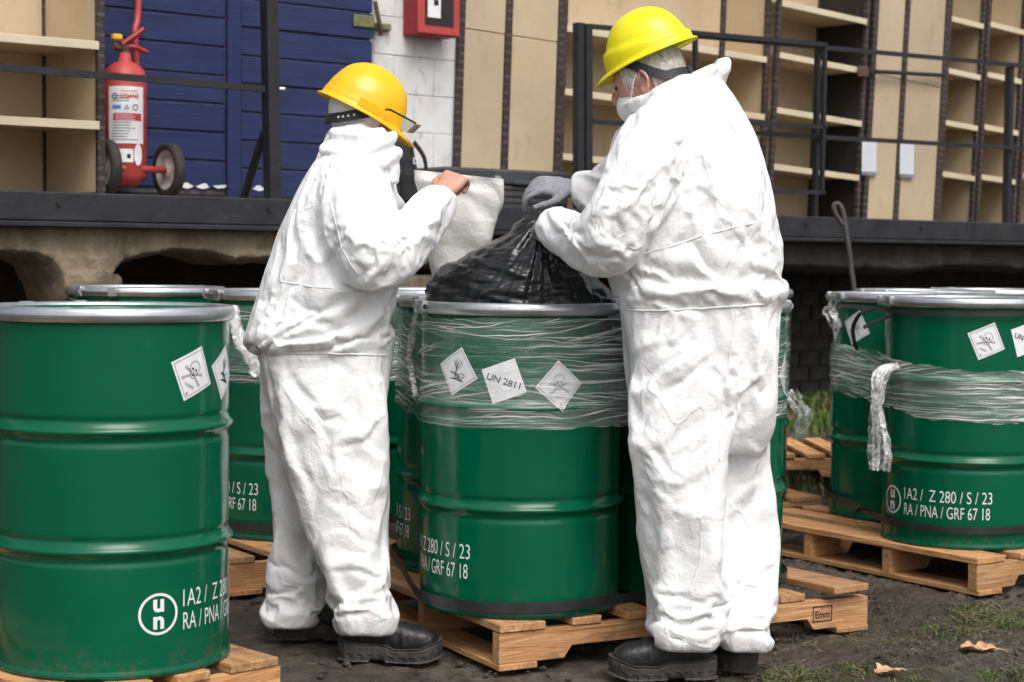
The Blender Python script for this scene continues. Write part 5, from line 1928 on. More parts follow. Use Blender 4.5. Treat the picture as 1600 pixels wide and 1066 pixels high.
def suit(root, org, solids, arms, folds, waist, seed, voxel=0.0118, grow_fn=None, extra=None, crisp=None, hem=940, top=245):
    m = MB()
    for V, F in solids: m.add(V, F)
    for P, r, r2 in arms:
        Ps = smooth_path(P, 26)
        rr = np.interp(np.linspace(0, 1, 26), np.linspace(0, 1, len(r)), r)
        rb = np.interp(np.linspace(0, 1, 26), np.linspace(0, 1, len(r2)), r2)
        V, F = tube(Ps, rr, 24, rb); m.add(V, F)
    V, F = remesh(m.verts(), m.f, voxel)
    tp = Topo(len(V), F)
    V1 = tp.smooth(V, 2)
    V = tp.smooth(V1, 4)
    hk = np.clip((proj(V1)[1] - hem) / 22, 0, 1)[:, None]
    V = V * (1 - hk) + V1 * hk
    # cloth axis field
    ax = np.tile([0, 0, 1.0], (len(V), 1))
    isarm = np.zeros(len(V))
    for P, r, r2 in arms:
        Ps = smooth_path(P, 26)
        T = np.gradient(Ps, axis=0); T /= np.linalg.norm(T, axis=1)[:, None]
        D = np.linalg.norm(V[:, None, :] - Ps[None, 5:, :], axis=2)
        k = D.argmin(1); dm = D.min(1)
        a = dm < max(r) * 1.25
        ax[a] = T[5:][k[a]]
        isarm[a] = 1
    N = tp.normals(V)
    px, py = proj(V)
    # elastic waist gathers
    wy, phase, amp = waist(px)
    g = np.exp(-((py - wy) / 30) ** 2)
    gq = np.c_[px * 0.085 + 0.02 * (py - wy), py * 0.012, V[:, 1] * 6]
    gath = 0.5 - 1.6 * np.abs(gnoise(gq, seed)) + 0.5 * gnoise(gq * 2.3, seed + 1)
    V = V + N * (0.010 * gath * g * amp * (1 - isarm))[:, None]
    V = V + N * fold_field(V, N, folds)[:, None]
    N = tp.normals(V)
    rg = np.random.default_rng(seed)
    V = V + N * (0.004 * gnoise(V * 9, seed) + 0.003 * gnoise(V * 18, seed + 3))[:, None]
    pin = np.clip(1.2 - np.abs(py - wy) / 7, 0, 1) * (1 - isarm)
    pin = np.maximum(pin, np.clip((py - hem - 22) / 12, 0, 1))
    pin = np.maximum(pin, np.clip((top - py) / 12, 0, 1))
    for P, r, r2 in arms:
        pin = np.maximum(pin, np.clip(1.5 - np.linalg.norm(V - P[-1], axis=1) / 0.06, 0, 1))
    slack = np.maximum(isarm * 0.9, np.clip((py - wy - 40) / 140, 0, 1) * np.clip((hem + 22 - py) / 45, 0, 1))
    V = drape(V, F, N, pin, slack, (0.024, 0.066), seed=seed)
    V, F = refine(V, F)
    tp = Topo(len(V), F)
    V = V + 0.7 * (V - tp.smooth(V, 6))          # stiff cloth breaks into sharp ridges
    N = tp.normals(V)
    px, py = proj(V)
    isarm = np.zeros(len(V))
    cr = crisp(px, py, isarm)
    V = V + N * (0.40 * cr * (facets(V, seed, 1.0, 16, thr=0.2, slope=0.085) + 0.9 * facets(V, seed + 31, 1.0, 18, (0.045, 0.11), 0.45, 0.10)))[:, None]
    N = tp.normals(V)
    if extra is not None:
        V = extra(V, N, px, py, isarm)
    o = link('coverall', make_mesh('coverall', V - org, F, 'suit', True), root)
    return V, F, tp, o
def seam_on(V, N, px, py, pts, root, org, name='seam', r=0.0015, mat='suit'):
    """raised seam lying on the suit surface along a photo polyline"""
    P = []
    k = 60
    pts = np.array(pts, float)
    d = np.r_[0, np.cumsum(np.hypot(*np.diff(pts, axis=0).T))]
    for t in np.linspace(0, d[-1], k):
        x, y = np.interp(t, d, pts[:, 0]), np.interp(t, d, pts[:, 1])
        s = (px - x) ** 2 + (py - y) ** 2 + np.where(N[:, 1] > 0.15, 1e6, 0)
        near = np.argpartition(s, 4)[:4]
        P.append(V[near].mean(0) + N[near].mean(0) * 0.0006)
    P = np.array(P)
    for _ in range(2):
        P[1:-1] = 0.25 * P[:-2] + 0.5 * P[1:-1] + 0.25 * P[2:]
    Vt, Ft = tube(P - org, r, 6)
    MB().add(Vt, Ft).build(name, mat, root, True)

def person_amber():
    base = gnd(530, 1015)
    org = np.array([base[0], base[1] + 0.03, 0.0])
    root = empty('person', org)
    tag(root, 'person in white coverall and amber hard hat holding a white sack with bare hand', 'person')
    Yc = 5.20
    torso = [(222, 520, 600, Yc, 0.09), (240, 500, 612, Yc, 0.14), (262, 475, 620, Yc, 0.20), (300, 455, 628, Yc, 0.235), (340, 438, 628, Yc, 0.24), (380, 422, 626, Yc, 0.235), (420, 408, 622, Yc, 0.23), (460, 397, 620, Yc, 0.23), (495, 383, 620, Yc, 0.235),
             (520, 376, 620, Yc, 0.235), (538, 386, 618, Yc, 0.215), (552, 410, 614, Yc, 0.195), (564, 406, 615, Yc, 0.20), (600, 407, 613, Yc, 0.205), (640, 417, 607, Yc, 0.20), (670, 428, 596, Yc, 0.17), (690, 450, 575, Yc, 0.10)]
    near_leg = [(590, 432, 612, 5.12, 0.12), (650, 438, 608, 5.10, 0.125), (700, 447, 605, 5.09, 0.12), (740, 462, 606, 5.08, 0.115), (780, 475, 606, 5.08, 0.11), (830, 492, 601, 5.07, 0.105), (880, 503, 605, 5.06, 0.10), (920, 510, 614, 5.06, 0.10), (960, 516, 628, 5.06, 0.105), (978, 522, 627, 5.06, 0.100), (988, 526, 624, 5.06, 0.098)]
    far_leg = [(590, 410, 560, 5.29, 0.12), (650, 420, 545, 5.30, 0.125), (700, 434, 532, 5.31, 0.115), (760, 436, 522, 5.32, 0.105), (820, 430, 516, 5.33, 0.10), (880, 420, 512, 5.32, 0.105), (930, 410, 512, 5.32, 0.11), (955, 405, 509, 5.32, 0.112), (967, 409, 506, 5.32, 0.108), (975, 412, 503, 5.32, 0.105)]
    solids = [rings(dense(torso)), rings(dense(near_leg), sq=0.6), rings(dense(far_leg), sq=0.6)]
    armR = [at(540, 292, 5.06), at(548, 330, 4.99), at(566, 372, 4.94), at(592, 392, 4.93), at(628, 372, 4.98), at(664, 338, 5.06), at(692, 308, 5.14)]
    armL = [at(570, 290, 5.38), at(600, 350, 5.46), at(640, 372, 5.50), at(680, 340, 5.49), at(708, 312, 5.47)]
    arms = [(armR, [0.115, 0.108, 0.098, 0.09, 0.082, 0.070, 0.052], [0.11, 0.105, 0.098, 0.09, 0.08, 0.068, 0.052]), (armL, [0.10, 0.09, 0.08, 0.065, 0.05], [0.10, 0.09, 0.08, 0.065, 0.05])]
    folds = [(400, 552, 470, 470, 9, 0.010), (398, 560, 520, 480, 10, 0.010), (400, 560, 560, 500, 10, 0.009), (402, 562, 600, 530, 9, 0.008), (405, 560, 440, 430, 9, 0.008),
             (412, 575, 520, 690, 16, 0.012), (410, 590, 470, 760, 14, 0.014), (420, 600, 560, 640, 14, 0.009), (470, 700, 600, 780, 14, 0.010), (480, 640, 605, 720, 14, 0.009),
             (505, 420, 470, 340, 12, 0.010), (500, 330, 508, 400, 10, 0.012), (545, 390, 590, 440, 9, 0.008), (490, 400, 600, 470, 12, 0.009), (600, 640, 520, 700, 12, 0.008),
             (560, 430, 600, 370, 9, 0.010), (600, 420, 640, 345, 10, 0.010), (540, 350, 590, 372, 9, 0.009), (620, 410, 672, 330, 10, 0.010), (655, 300, 690, 350, 7, 0.008), (575, 320, 640, 330, 10, 0.009),
             (500, 830, 600, 850, 11, 0.012), (498, 860, 610, 905, 11, 0.012), (510, 930, 625, 930, 10, 0.010), (512, 955, 630, 965, 9, 0.010), (430, 800, 500, 840, 10, 0.010), (420, 880, 505, 900, 11, 0.011), (412, 930, 508, 950, 10, 0.011), (500, 790, 590, 810, 12, 0.010), (520, 890, 560, 980, 9, 0.008)]
    def waist(px): return np.full_like(px, 555) - 0.04 * (px - 400), 0, np.clip((640 - px) / 240, 0.3, 1)
    def grow(V, px, py, arm):
        return np.where(arm > 0, 0.030, 0.022) * np.clip((py - 235) / 60, 0.15, 1)
    def crisp(px, py, arm):
        return np.clip(0.55 + 0.45 * np.clip((py - 500) / 120, 0, 1) + 0.35 * arm + 0.35 * np.clip((py - 800) / 100, 0, 1), 0, 1.5) * np.clip((py - 230) / 160, 0.25, 1)
    V, F, tp, so = suit(root, org, solids, arms, folds, waist, 3, grow_fn=grow, crisp=crisp)
    N = tp.normals(V); px, py = proj(V)
    seam_on(V, N, px, py, [(402, 433), (450, 442), (500, 450), (545, 452), (600, 449), (618, 448)], root, org)
    seam_on(V, N, px, py, [(402, 556), (440, 553), (500, 552), (560, 554), (614, 556)], root, org, 'waistband', 0.0026)
    seam_on(V, N, px, py, [(500, 262), (520, 330), (535, 390), (560, 430)], root, org)
    seam_on(V, N, px, py, [(405, 590), (430, 660), (470, 740), (500, 820)], root, org)
    # hood bunched round neck and chin
    hood = [(196, 520, 600, 5.19, 0.085), (212, 508, 612, 5.19, 0.105), (230, 500, 617, 5.19, 0.115), (248, 494, 617, 5.19, 0.125), (264, 490, 616, 5.19, 0.125), (282, 500, 612, 5.19, 0.11)]
    m = MB(); Vh, Fh = rings(dense(hood, 6), 40, 0.95); m.add(Vh, Fh)
    for pts, r in (([at(500, 262, 5.09), at(540, 262, 5.055), at(590, 255, 5.07), at(616, 240, 5.13)], 0.022), ([at(505, 232, 5.10), at(545, 240, 5.065), at(590, 228, 5.08), at(612, 212, 5.13)], 0.020), ([at(520, 206, 5.12), at(560, 214, 5.09), at(600, 204, 5.11)], 0.016), ([at(606, 230, 5.14), at(612, 262, 5.13), at(610, 286, 5.13)], 0.022)):
        Vt, Ft = tube(smooth_path(pts, 16), r, 12, r * 1.5); m.add(Vt, Ft)
    Vh, Fh = remesh(m.verts(), m.f, 0.005)
    th = Topo(len(Vh), Fh); Vh = th.smooth(Vh, 8)
    Vh = crumple(th, Vh, np.full(len(Vh), 0.10), np.tile([0.25, 0, 0.97], (len(Vh), 1)), 80, -0.012, 0.014, 0.05, 0.005, 17, 4, aniso=0.4)
    Vh = Vh + th.normals(Vh) * (0.7 * facets(Vh, 41, 1.0, 14, (0.03, 0.09), 0.2, 0.10))[:, None]
    link('hood', make_mesh('hood', Vh - org, Fh, 'suit', True), root)
    # body: head, arms and legs inside the suit, right hand bare
    f = unit((0.86, 0.18, -0.44)); up = unit(np.array([0.42, 0.05, 0.9])); up = unit(up - f * (up @ f)); s = np.cross(up, f)
    hc = at(570, 172, 5.19)
    m = MB()
    for V_, F_ in (ell(hc, (f * 0.098, s * 0.076, up * 0.108)), ell(hc + f * 0.03 - up * 0.075, (f * 0.06, s * 0.052, up * 0.055)),
                   ell(hc + f * 0.10 - up * 0.03, (f * 0.018, s * 0.013, up * 0.022), 12)): m.add(V_, F_)
    wr = at(688, 312, 5.15)
    hip = at(510, 600, Yc)
    chains = [([hc - up * 0.06, at(556, 250, 5.2), at(550, 300, 5.2), at(520, 430, 5.2), hip], [0.055, 0.058, 0.12, 0.11, 0.11]),
              ([at(550, 290, 5.12), at(566, 372, 4.94), at(592, 392, 4.93), wr], [0.055, 0.045, 0.042, 0.027]),
              ([at(570, 290, 5.33), at(620, 365, 5.48), at(708, 312, 5.47)], [0.055, 0.042, 0.027]),
              ([hip, at(525, 780, 5.10), at(572, 975, 5.07)], [0.085, 0.06, 0.042]), ([hip, at(480, 780, 5.31), at(460, 970, 5.34)], [0.085, 0.06, 0.042])]
    for P, r in chains:
        V_, F_ = tube(smooth_path(P, 22), np.interp(np.linspace(0, 1, 22), np.linspace(0, 1, len(r)), r), 14); m.add(V_, F_)
    for V_, F_ in hand_tubes(wr + np.array([0.004, 0.0, 0.012]), (0.42, 0.45, 0.62), (-0.1, -0.75, 0.65), 1, (70, 75, 45)): m.add(V_, F_)
    for V_, F_ in hand_tubes(at(712, 326, 5.45), (0.3, -0.3, 0.5), (0.0, 0.8, 0.5), -1, (60, 70, 45)): m.add(V_, F_)
    Vb, Fb = remesh(m.verts(), m.f, 0.0048)
    tb = Topo(len(Vb), Fb); Vb = tb.smooth(Vb, 3)
    link('body', make_mesh('body', Vb - org, Fb, 'skin', True), root)
    # white cap under the hat
    Vc, Fc = ell(hc + up * 0.004, (f * 0.106, s * 0.084, up * 0.112), 36)
    Vc = np.array(Vc)
    Vc = Vc + (Vc - hc) * (0.03 * gnoise(Vc * 30, 3))[:, None]
    q = (Vc - hc)
    keep = [fc_ for fc_ in Fc if np.mean([q[i] @ f for i in fc_]) < 0.055 or np.mean([q[i] @ up for i in fc_]) > 0.02]
    link('head_cover', make_mesh('head_cover', Vc - org, keep, 'cap_cloth', True), root)
    hcn = (at(507, 150, 5.19) + at(640, 216, 5.19)) / 2
    hcn = hcn - f * 0.020 + up * 0.006
    hat, f2, s2, u2 = hard_hat('hard_hat', root, org, hcn, f, up, 'hat_amber', 3, False, 0.045, 0.94)
    # slot block and rim lugs on the hat's side
    mm = MB()
    for x0, x1, z0, z1, t in ((-0.03, 0.045, 0.004, 0.03, 0.006), (0.055, 0.075, -0.004, 0.02, 0.006)):
        for a0 in np.linspace(x0, x1, 17)[:-1]:
            a1 = a0 + (x1 - x0) / 16
            yy = -(0.108 * math.sqrt(max(0, 1 - ((a0 + a1) / 2 / 0.134) ** 2)))
            Vx, Fx = cbox((a0, yy - t * 0.6, z0), (a1, yy + 0.02, z1), 0)
            Vx = np.array(Vx) * 0.945; mm.add(hcn + Vx[:, :1] * f2 + Vx[:, 1:2] * s2 + Vx[:, 2:] * u2 - org, Fx)
    mm.build('accessory_slot', 'hat_amber', hat)
    # harness strap at the nape
    P = []
    for a in np.linspace(-100, 100, 26):
        ar = R_(a)
        uu = 0.056 + 0.018 * math.cos(ar) - 0.06 * (abs(a) / 100) ** 3
        kk = math.sqrt(1 - (uu / 0.118) ** 2) * 1.04
        P.append(hc - f * 0.1085 * kk * math.cos(ar) + s * 0.087 * kk * math.sin(ar) - up * uu)
    Vs, Fs = band(P, 0.030, 0.003, org, up)
    hn = MB().add(Vs, Fs).build('nape_strap', 'harness', hat)
    for a in (-52, -60, -68, -76):
        ar = R_(a)
        uu = 0.056 + 0.018 * math.cos(ar) - 0.06 * (abs(a) / 100) ** 3
        kk = math.sqrt(1 - (uu / 0.118) ** 2) * 1.04
        c = hc - f * (0.1085 * kk + 0.0022) * math.cos(ar) + s * (0.087 * kk + 0.0022) * math.sin(ar) - up * uu
        n = unit(-f * math.cos(ar) + s * math.sin(ar))
        Vx, Fx = tube([c - org, c + n * 0.0012 - org], 0.0036, 10); MB().add(Vx, Fx).build('stud', 'cap_cloth', hn)
    # safety glasses pushed up on the hat
    g0 = at(602, 172, 5.08); g1 = at(622, 178, 5.07); g2 = at(650, 193, 5.08)
    g = empty('safety_glasses', np.zeros(3)); g.parent = hat
    Vx, Fx = tube(smooth_path([g0 - org, g0 + (0.012, 0, 0.001) - org, g1 - org, g2 - org], 12), 0.003, 6, 0.002); MB().add(Vx, Fx).build('temple_arm', 'harness', g)
    lens = [at(629, 185, 5.09), at(649, 194, 5.09), at(635, 207, 5.10), at(626, 200, 5.10)]
    back = [p + np.array([0.012, 0.11, 0.004]) for p in lens]
    MB().add(np.array(lens + back) - org, [(0, 1, 2, 3), (1, 5, 6, 2), (4, 7, 6, 5)]).build('lens', 'lens', g)
    boot(root, org, at(535, 1000, 5.05) * (1, 1, 0), R_(-3), 0.275)
    h2 = gnd(424, 1000)
    boot(root, org, (h2[0] + 0.01, h2[1] + 0.045), R_(4))
person_amber()

def person_lemon():
    base = gnd(1080, 1052)
    org = np.array([base[0], base[1] + 0.03, 0.0])
    root = empty('person', org)
    tag(root, 'grey-haired person in white coverall and lemon yellow hard hat gripping the black bag', 'person')
    Yc = 4.97
    torso = [(120, 1040, 1128, Yc + 0.02, 0.09), (140, 1015, 1140, Yc, 0.13), (165, 990, 1156, Yc, 0.17), (200, 968, 1184, Yc, 0.20), (240, 955, 1199, Yc, 0.215), (300, 950, 1212, Yc, 0.22), (350, 948, 1220, Yc, 0.22), (400, 950, 1227, Yc, 0.22), (440, 954, 1230, Yc, 0.22),
             (462, 958, 1228, Yc, 0.215), (476, 964, 1221, Yc, 0.195), (488, 968, 1219, Yc, 0.195), (510, 972, 1218, Yc, 0.20), (560, 972, 1221, Yc, 0.21), (620, 973, 1221, Yc, 0.205), (660, 980, 1215, Yc, 0.18), (690, 1000, 1200, Yc, 0.12)]
    legL = [(590, 972, 1130, 4.90, 0.125), (680, 976, 1130, 4.88, 0.125), (740, 990, 1128, 4.87, 0.115), (800, 1004, 1126, 4.87, 0.11), (850, 1012, 1126, 4.87, 0.105), (900, 1018, 1128, 4.87, 0.105), (940, 1015, 1131, 4.87, 0.11), (975, 1008, 1132, 4.87, 0.11), (998, 1016, 1125, 4.87, 0.102), (1009, 1020, 1121, 4.87, 0.10)]
    legR = [(590, 1080, 1218, 5.03, 0.12), (680, 1102, 1209, 5.03, 0.115), (740, 1112, 1198, 5.02, 0.105), (800, 1116, 1198, 5.0, 0.10), (860, 1118, 1208, 4.99, 0.10), (900, 1118, 1212, 4.98, 0.105), (940, 1116, 1211, 4.96, 0.115), (980, 1114, 1208, 4.95, 0.118), (998, 1118, 1209, 4.94, 0.115), (1009, 1122, 1205, 4.94, 0.112)]
    solids = [rings(dense(torso)), rings(dense(legL), sq=0.58), rings(dense(legR), sq=0.58)]
    armL = [at(1030, 205, 4.86), at(1005, 250, 4.79), at(978, 305, 4.74), at(952, 352, 4.73), at(925, 370, 4.78), at(892, 364, 4.90), at(862, 352, 5.02)]
    armR = [at(1010, 215, 5.10), at(975, 270, 5.19), at(940, 300, 5.25), at(912, 296, 5.27), at(893, 296, 5.28)]
    arms = [(armL, [0.105, 0.105, 0.10, 0.092, 0.082, 0.072, 0.056], [0.11, 0.105, 0.10, 0.092, 0.082, 0.072, 0.056]), (armR, [0.10, 0.085, 0.075, 0.062, 0.050], [0.10, 0.085, 0.075, 0.062, 0.05])]
    folds = [(1040, 250, 1080, 215, 9, 0.012), (1050, 290, 1075, 225, 9, 0.014), (1030, 340, 1060, 260, 9, 0.012), (1000, 360, 1045, 290, 10, 0.012), (1070, 330, 1110, 300, 9, 0.010), (1060, 312, 1100, 330, 8, 0.008),
             (960, 400, 1010, 470, 9, 0.011), (1000, 395, 1050, 440, 9, 0.009), (1060, 380, 1150, 450, 11, 0.010), (1160, 330, 1170, 380, 9, 0.009), (1180, 430, 1200, 475, 9, 0.010), (1110, 440, 1130, 480, 8, 0.008), (1200, 300, 1220, 440, 12, 0.009),
             (990, 480, 1130, 500, 11, 0.009), (985, 560, 1080, 500, 12, 0.011), (980, 610, 1120, 510, 12, 0.011), (990, 680, 1140, 530, 13, 0.010), (1125, 700, 1170, 540, 14, 0.016), (1150, 620, 1200, 520, 12, 0.010),
             (980, 640, 1060, 760, 14, 0.012), (1010, 770, 1110, 800, 12, 0.013), (1000, 720, 1060, 760, 11, 0.010), (1050, 790, 1120, 740, 12, 0.010), (1015, 850, 1120, 870, 11, 0.011), (1018, 905, 1125, 925, 10, 0.012), (1012, 945, 1128, 965, 9, 0.012), (1010, 975, 1125, 990, 8, 0.010),
             (1130, 760, 1200, 720, 12, 0.011), (1130, 830, 1215, 870, 12, 0.012), (1125, 905, 1215, 900, 10, 0.012), (1122, 950, 1215, 940, 9, 0.012), (1120, 980, 1210, 985, 8, 0.010), (1160, 680, 1180, 760, 12, 0.010),
             (900, 340, 960, 300, 10, 0.010), (890, 380, 950, 350, 9, 0.010), (930, 400, 985, 350, 9, 0.010), (950, 270, 1010, 250, 10, 0.009), (960, 330, 1000, 260, 10, 0.010), (880, 345, 905, 390, 8, 0.008)]
    def waist(px): return np.full_like(px, 478) + 0.02 * (1220 - px), 0, np.ones_like(px)
    def grow(V, px, py, arm):
        return np.where(arm > 0, 0.028, 0.020) * np.clip((py - 150) / 80, 0.15, 1)
    def crisp(px, py, arm):
        return np.clip(0.6 + 0.35 * arm + 0.3 * np.clip((py - 700) / 100, 0, 1), 0, 1.4) * np.clip((py - 160) / 170, 0.2, 1)
    V, F, tp, so = suit(root, org, solids, arms, folds, waist, 9, grow_fn=grow, crisp=crisp, hem=975, top=150)
    N = tp.normals(V); px, py = proj(V)
    seam_on(V, N, px, py, [(957, 396), (1000, 398), (1040, 388), (1100, 368), (1160, 352), (1222, 342)], root, org)
    seam_on(V, N, px, py, [(970, 484), (1020, 486), (1100, 482), (1160, 478), (1218, 474)], root, org, 'waistband', 0.0028)
    seam_on(V, N, px, py, [(1112, 152), (1140, 190), (1168, 250), (1185, 330)], root, org)
    seam_on(V, N, px, py, [(1150, 486), (1142, 540), (1128, 640), (1124, 720)], root, org)
    # wide collar turned up round the neck
    cl = []
    cw = []
    for a in np.linspace(0, 2 * np.pi, 33):
        c, s_ = math.cos(a), math.sin(a)
        p = at(1056 + 72 * c, 146 - 28 * c, Yc + 0.03 + 0.128 * s_)
        p = p - np.array([0, 0, 0.010]) * (s_ < 0) * -s_
        cl.append(p); cw.append(0.022 + 0.022 * (0.5 + 0.5 * c) + 0.008 * max(0, -s_))
    Pc = np.array(cl); wc = np.array(cw)
    nn = 14
    Vc = []
    for k in range(33):
        out = Pc[k] - np.array([Pc[:, 0].mean(), Pc[:, 1].mean(), Pc[k][2]]); out = unit(out)
        for j in range(nn):
            t = 2 * math.pi * j / nn
            Vc.append(Pc[k] + np.array([0, 0, 1]) * wc[k] * 1.15 * math.cos(t) + out * (0.013 + 0.01 * math.cos(t)) * math.sin(t) * 1.4 + out * 0.010 * math.cos(t))
    Fc = [(k * nn + j, k * nn + (j + 1) % nn, (k + 1) * nn + (j + 1) % nn, (k + 1) * nn + j) for k in range(32) for j in range(nn)] + [tuple(range(nn))[::-1], tuple(range(32 * nn, 33 * nn))]
    Vc, Fc = remesh(Vc, Fc, 0.005)
    tc_ = Topo(len(Vc), Fc); Vc = tc_.smooth(Vc, 6)
    Vc = crumple(tc_, Vc, np.full(len(Vc), 0.07), np.tile([0.9, 0, -0.3], (len(Vc), 1)), 70, -0.010, 0.012, 0.05, 0.004, 18, 6, aniso=0.6)
    Vc = Vc + tc_.normals(Vc) * (0.6 * facets(Vc, 51, 1.0, 14, (0.03, 0.10), 0.2, 0.10))[:, None]
    link('collar', make_mesh('collar', Vc - org, Fc, 'suit', True), root)
    # body
    f = unit((-0.86, 0.36, -0.38)); up = unit(np.array([-0.36, 0.12, 0.92])); up = unit(up - f * (up @ f)); s = np.cross(up, f)
    hc = at(1012, 117, 5.0)
    m = MB()
    for V_, F_ in (ell(hc, (f * 0.100, s * 0.077, up * 0.110), 28), ell(hc + f * 0.035 - up * 0.078, (f * 0.062, s * 0.054, up * 0.058)), ell(hc + f * 0.045 - up * 0.02, (f * 0.055, s * 0.064, up * 0.06)),
                   ell(hc + f * 0.105 - up * 0.028, (f * 0.020, s * 0.013, up * 0.024), 12), ell(hc + f * 0.088 + up * 0.012, (f * 0.014, s * 0.05, up * 0.012), 14)): m.add(V_, F_)
    # ears: a rim and a bowl
    for sg in (1, -1):
        ec = hc - f * 0.004 + s * sg * 0.079 - up * 0.030
        P = [ec + (f * 0.019 * math.cos(t) * (1.0 if math.sin(t) > -0.2 else 0.7) + up * 0.031 * math.sin(t)) + s * sg * (0.010 - 0.012 * math.cos(t) * 0.8) for t in np.linspace(0.2, 2 * math.pi - 0.3, 22)]
        V_, F_ = tube(P, 0.0055, 8); m.add(V_, F_)
        V_, F_ = ell(ec - up * 0.002 - s * sg * 0.004, (f * 0.013, s * 0.008, up * 0.024), 12); m.add(V_, F_)
    hip = at(1100, 600, Yc)
    wl_, wr_ = at(898, 352, 5.0), at(900, 297, 5.275)
    chains = [([hc - up * 0.06 - f * 0.02, at(1055, 165, Yc), at(1070, 230, Yc), at(1090, 430, Yc), hip], [0.056, 0.06, 0.12, 0.12, 0.10]),
              ([at(1030, 215, 4.90), at(978, 305, 4.74), at(945, 355, 4.74), wl_], [0.055, 0.046, 0.042, 0.028]), ([at(1015, 215, 5.08), at(945, 300, 5.24), wr_], [0.055, 0.042, 0.028]),
              ([at(1075, 610, 4.93), at(1068, 790, 4.88), at(1070, 1000, 4.88)], [0.075, 0.05, 0.042]), ([at(1145, 610, 5.02), at(1160, 790, 5.01), at(1162, 1000, 4.96)], [0.075, 0.048, 0.042])]
    for P, r in chains:
        V_, F_ = tube(smooth_path(P, 22), np.interp(np.linspace(0, 1, 22), np.linspace(0, 1, len(r)), r), 14); m.add(V_, F_)
    Vb, Fb = remesh(m.verts(), m.f, 0.0045)
    tb = Topo(len(Vb), Fb); Vb = tb.smooth(Vb, 2)
    link('body', make_mesh('body', Vb - org, Fb, 'skin', True), root)
    for sg in (1, -1):
        V_, F_ = ell(hc + f * 0.084 + s * sg * 0.033 - up * 0.006, (f * 0.010, s * 0.012, up * 0.007), 12)
        MB().add(np.array(V_) - org, F_).build('eye', 'eye', root, True)
    # gloves
    for wrist, d, back, side, curl in ((wr_ + np.array([-0.01, 0, 0.004]), (-0.97, -0.05, 0.10), (0.1, -0.55, 0.83), 1, (38, 50, 30)), (wl_ + np.array([0.005, 0.0, 0.0]), (-0.80, 0.50, 0.20), (-0.1, -0.6, 0.75), -1, (30, 60, 40))):
        m = MB()
        for V_, F_ in hand_tubes(wrist, d, back, side, curl, 1.13, 0.6): m.add(V_, F_)
        Vg, Fg = remesh(m.verts(), m.f, 0.004)
        tg = Topo(len(Vg), Fg); Vg = tg.smooth(Vg, 3)
        Vg = Vg + tg.normals(Vg) * (0.0016 * gnoise(Vg * 60, 5))[:, None]
        link('glove', make_mesh('glove', Vg - org, Fg, 'glove', True), root)
    # hair: close cap plus strands
    rng = np.random.default_rng(5)
    Vc, Fc = ell(hc, (f * 0.1045, s * 0.081, up * 0.1135), 44)
    Vc = np.array(Vc); q = Vc - hc
    cf, cu, cs_ = q @ f, q @ up, q @ s
    def hairy(cf, cu, cs_):
        lim = np.where(cu > -0.02, 0.052, -0.005 - 0.25 * (-0.02 - cu))
        return (cf < lim) & (cu > -0.085 - 0.2 * cf) & ~((np.abs(cf + 0.002) < 0.024) & (cu < 0.006) & (cu > -0.08))
    ok = hairy(cf, cu, cs_)
    keep = [fc_ for fc_ in Fc if all(ok[i] for i in fc_)]
    hr = link('hair', make_mesh('hair', Vc - org, keep, 'hair', True), root)
    n = 5200
    d = rng.normal(size=(n, 3)); d /= np.linalg.norm(d, axis=1)[:, None]
    P = d * np.array([0.1045, 0.081, 0.1135])
    sel = hairy(P[:, 0], P[:, 2], P[:, 1]) & (P[:, 2] < 0.06)
    P, d = P[sel], d[sel]
    n = len(P)
    dn = np.tile([-0.25, 0.0, -1.0], (n, 1)) + rng.normal(scale=0.22, size=(n, 3))
    dn -= d * (dn * d).sum(1)[:, None]; dn /= np.linalg.norm(dn, axis=1)[:, None]
    L = rng.uniform(0.016, 0.034, n)[:, None]
    wv = np.cross(d, dn) * 0.0011
    p0, p1, p2 = P - dn * 0.004, P + dn * L * 0.5 + d * 0.0035, P + dn * L + d * rng.uniform(0.001, 0.007, n)[:, None]
    T = np.stack([p0 - wv, p0 + wv, p1 + wv, p1 - wv, p2], 1).reshape(-1, 3)
    T = hc + T[:, :1] * f + T[:, 1:2] * s + T[:, 2:] * up
    F2 = []
    for k in range(n):
        b = 5 * k; F2 += [(b, b + 1, b + 2, b + 3), (b + 3, b + 2, b + 4)]
    hs_ = link('hair_strands', make_mesh('hair_strands', T - org, F2, 'hair'), hr)
    hs_['kind'] = 'stuff'
    # white mask and its elastic
    V_, F_ = ell(hc + f * 0.052 - up * 0.066, (f * 0.066, s * 0.060, up * 0.056), 30)
    V_ = np.array(V_); q = V_ - hc
    keep = [fc_ for fc_ in F_ if np.mean([q[i] @ f for i in fc_]) > 0.048]
    mk = link('mask', make_mesh('mask', V_ - org, keep, 'mask', True), root)
    md = mk.modifiers.new('thick', 'SOLIDIFY'); md.thickness = 0.002
    for sg in (1, -1):
        a = hc + f * 0.052 + s * sg * 0.061 - up * 0.052
        b = hc + f * 0.014 + s * sg * 0.084 - up * 0.008
        c = hc - f * 0.012 + s * sg * 0.090 + up * 0.002
        e = hc - f * 0.020 + s * sg * 0.088 - up * 0.03
        V_, F_ = tube(smooth_path([a, (a + b) / 2 + s * sg * 0.004, b, c, e], 16) - org, 0.0022, 6)
        MB().add(V_, F_).build('ear_loop', 'mask', mk)
    hcn = (at(940, 128, 5.0) + at(1083, 72, 5.0)) / 2 - f * 0.016 + up * 0.020
    hat, f2, s2, u2 = hard_hat('hard_hat', root, org, hcn, f, unit(up + s * 0.10), 'hat_lemon', 1, True, 0.042, 0.90)
    P = []
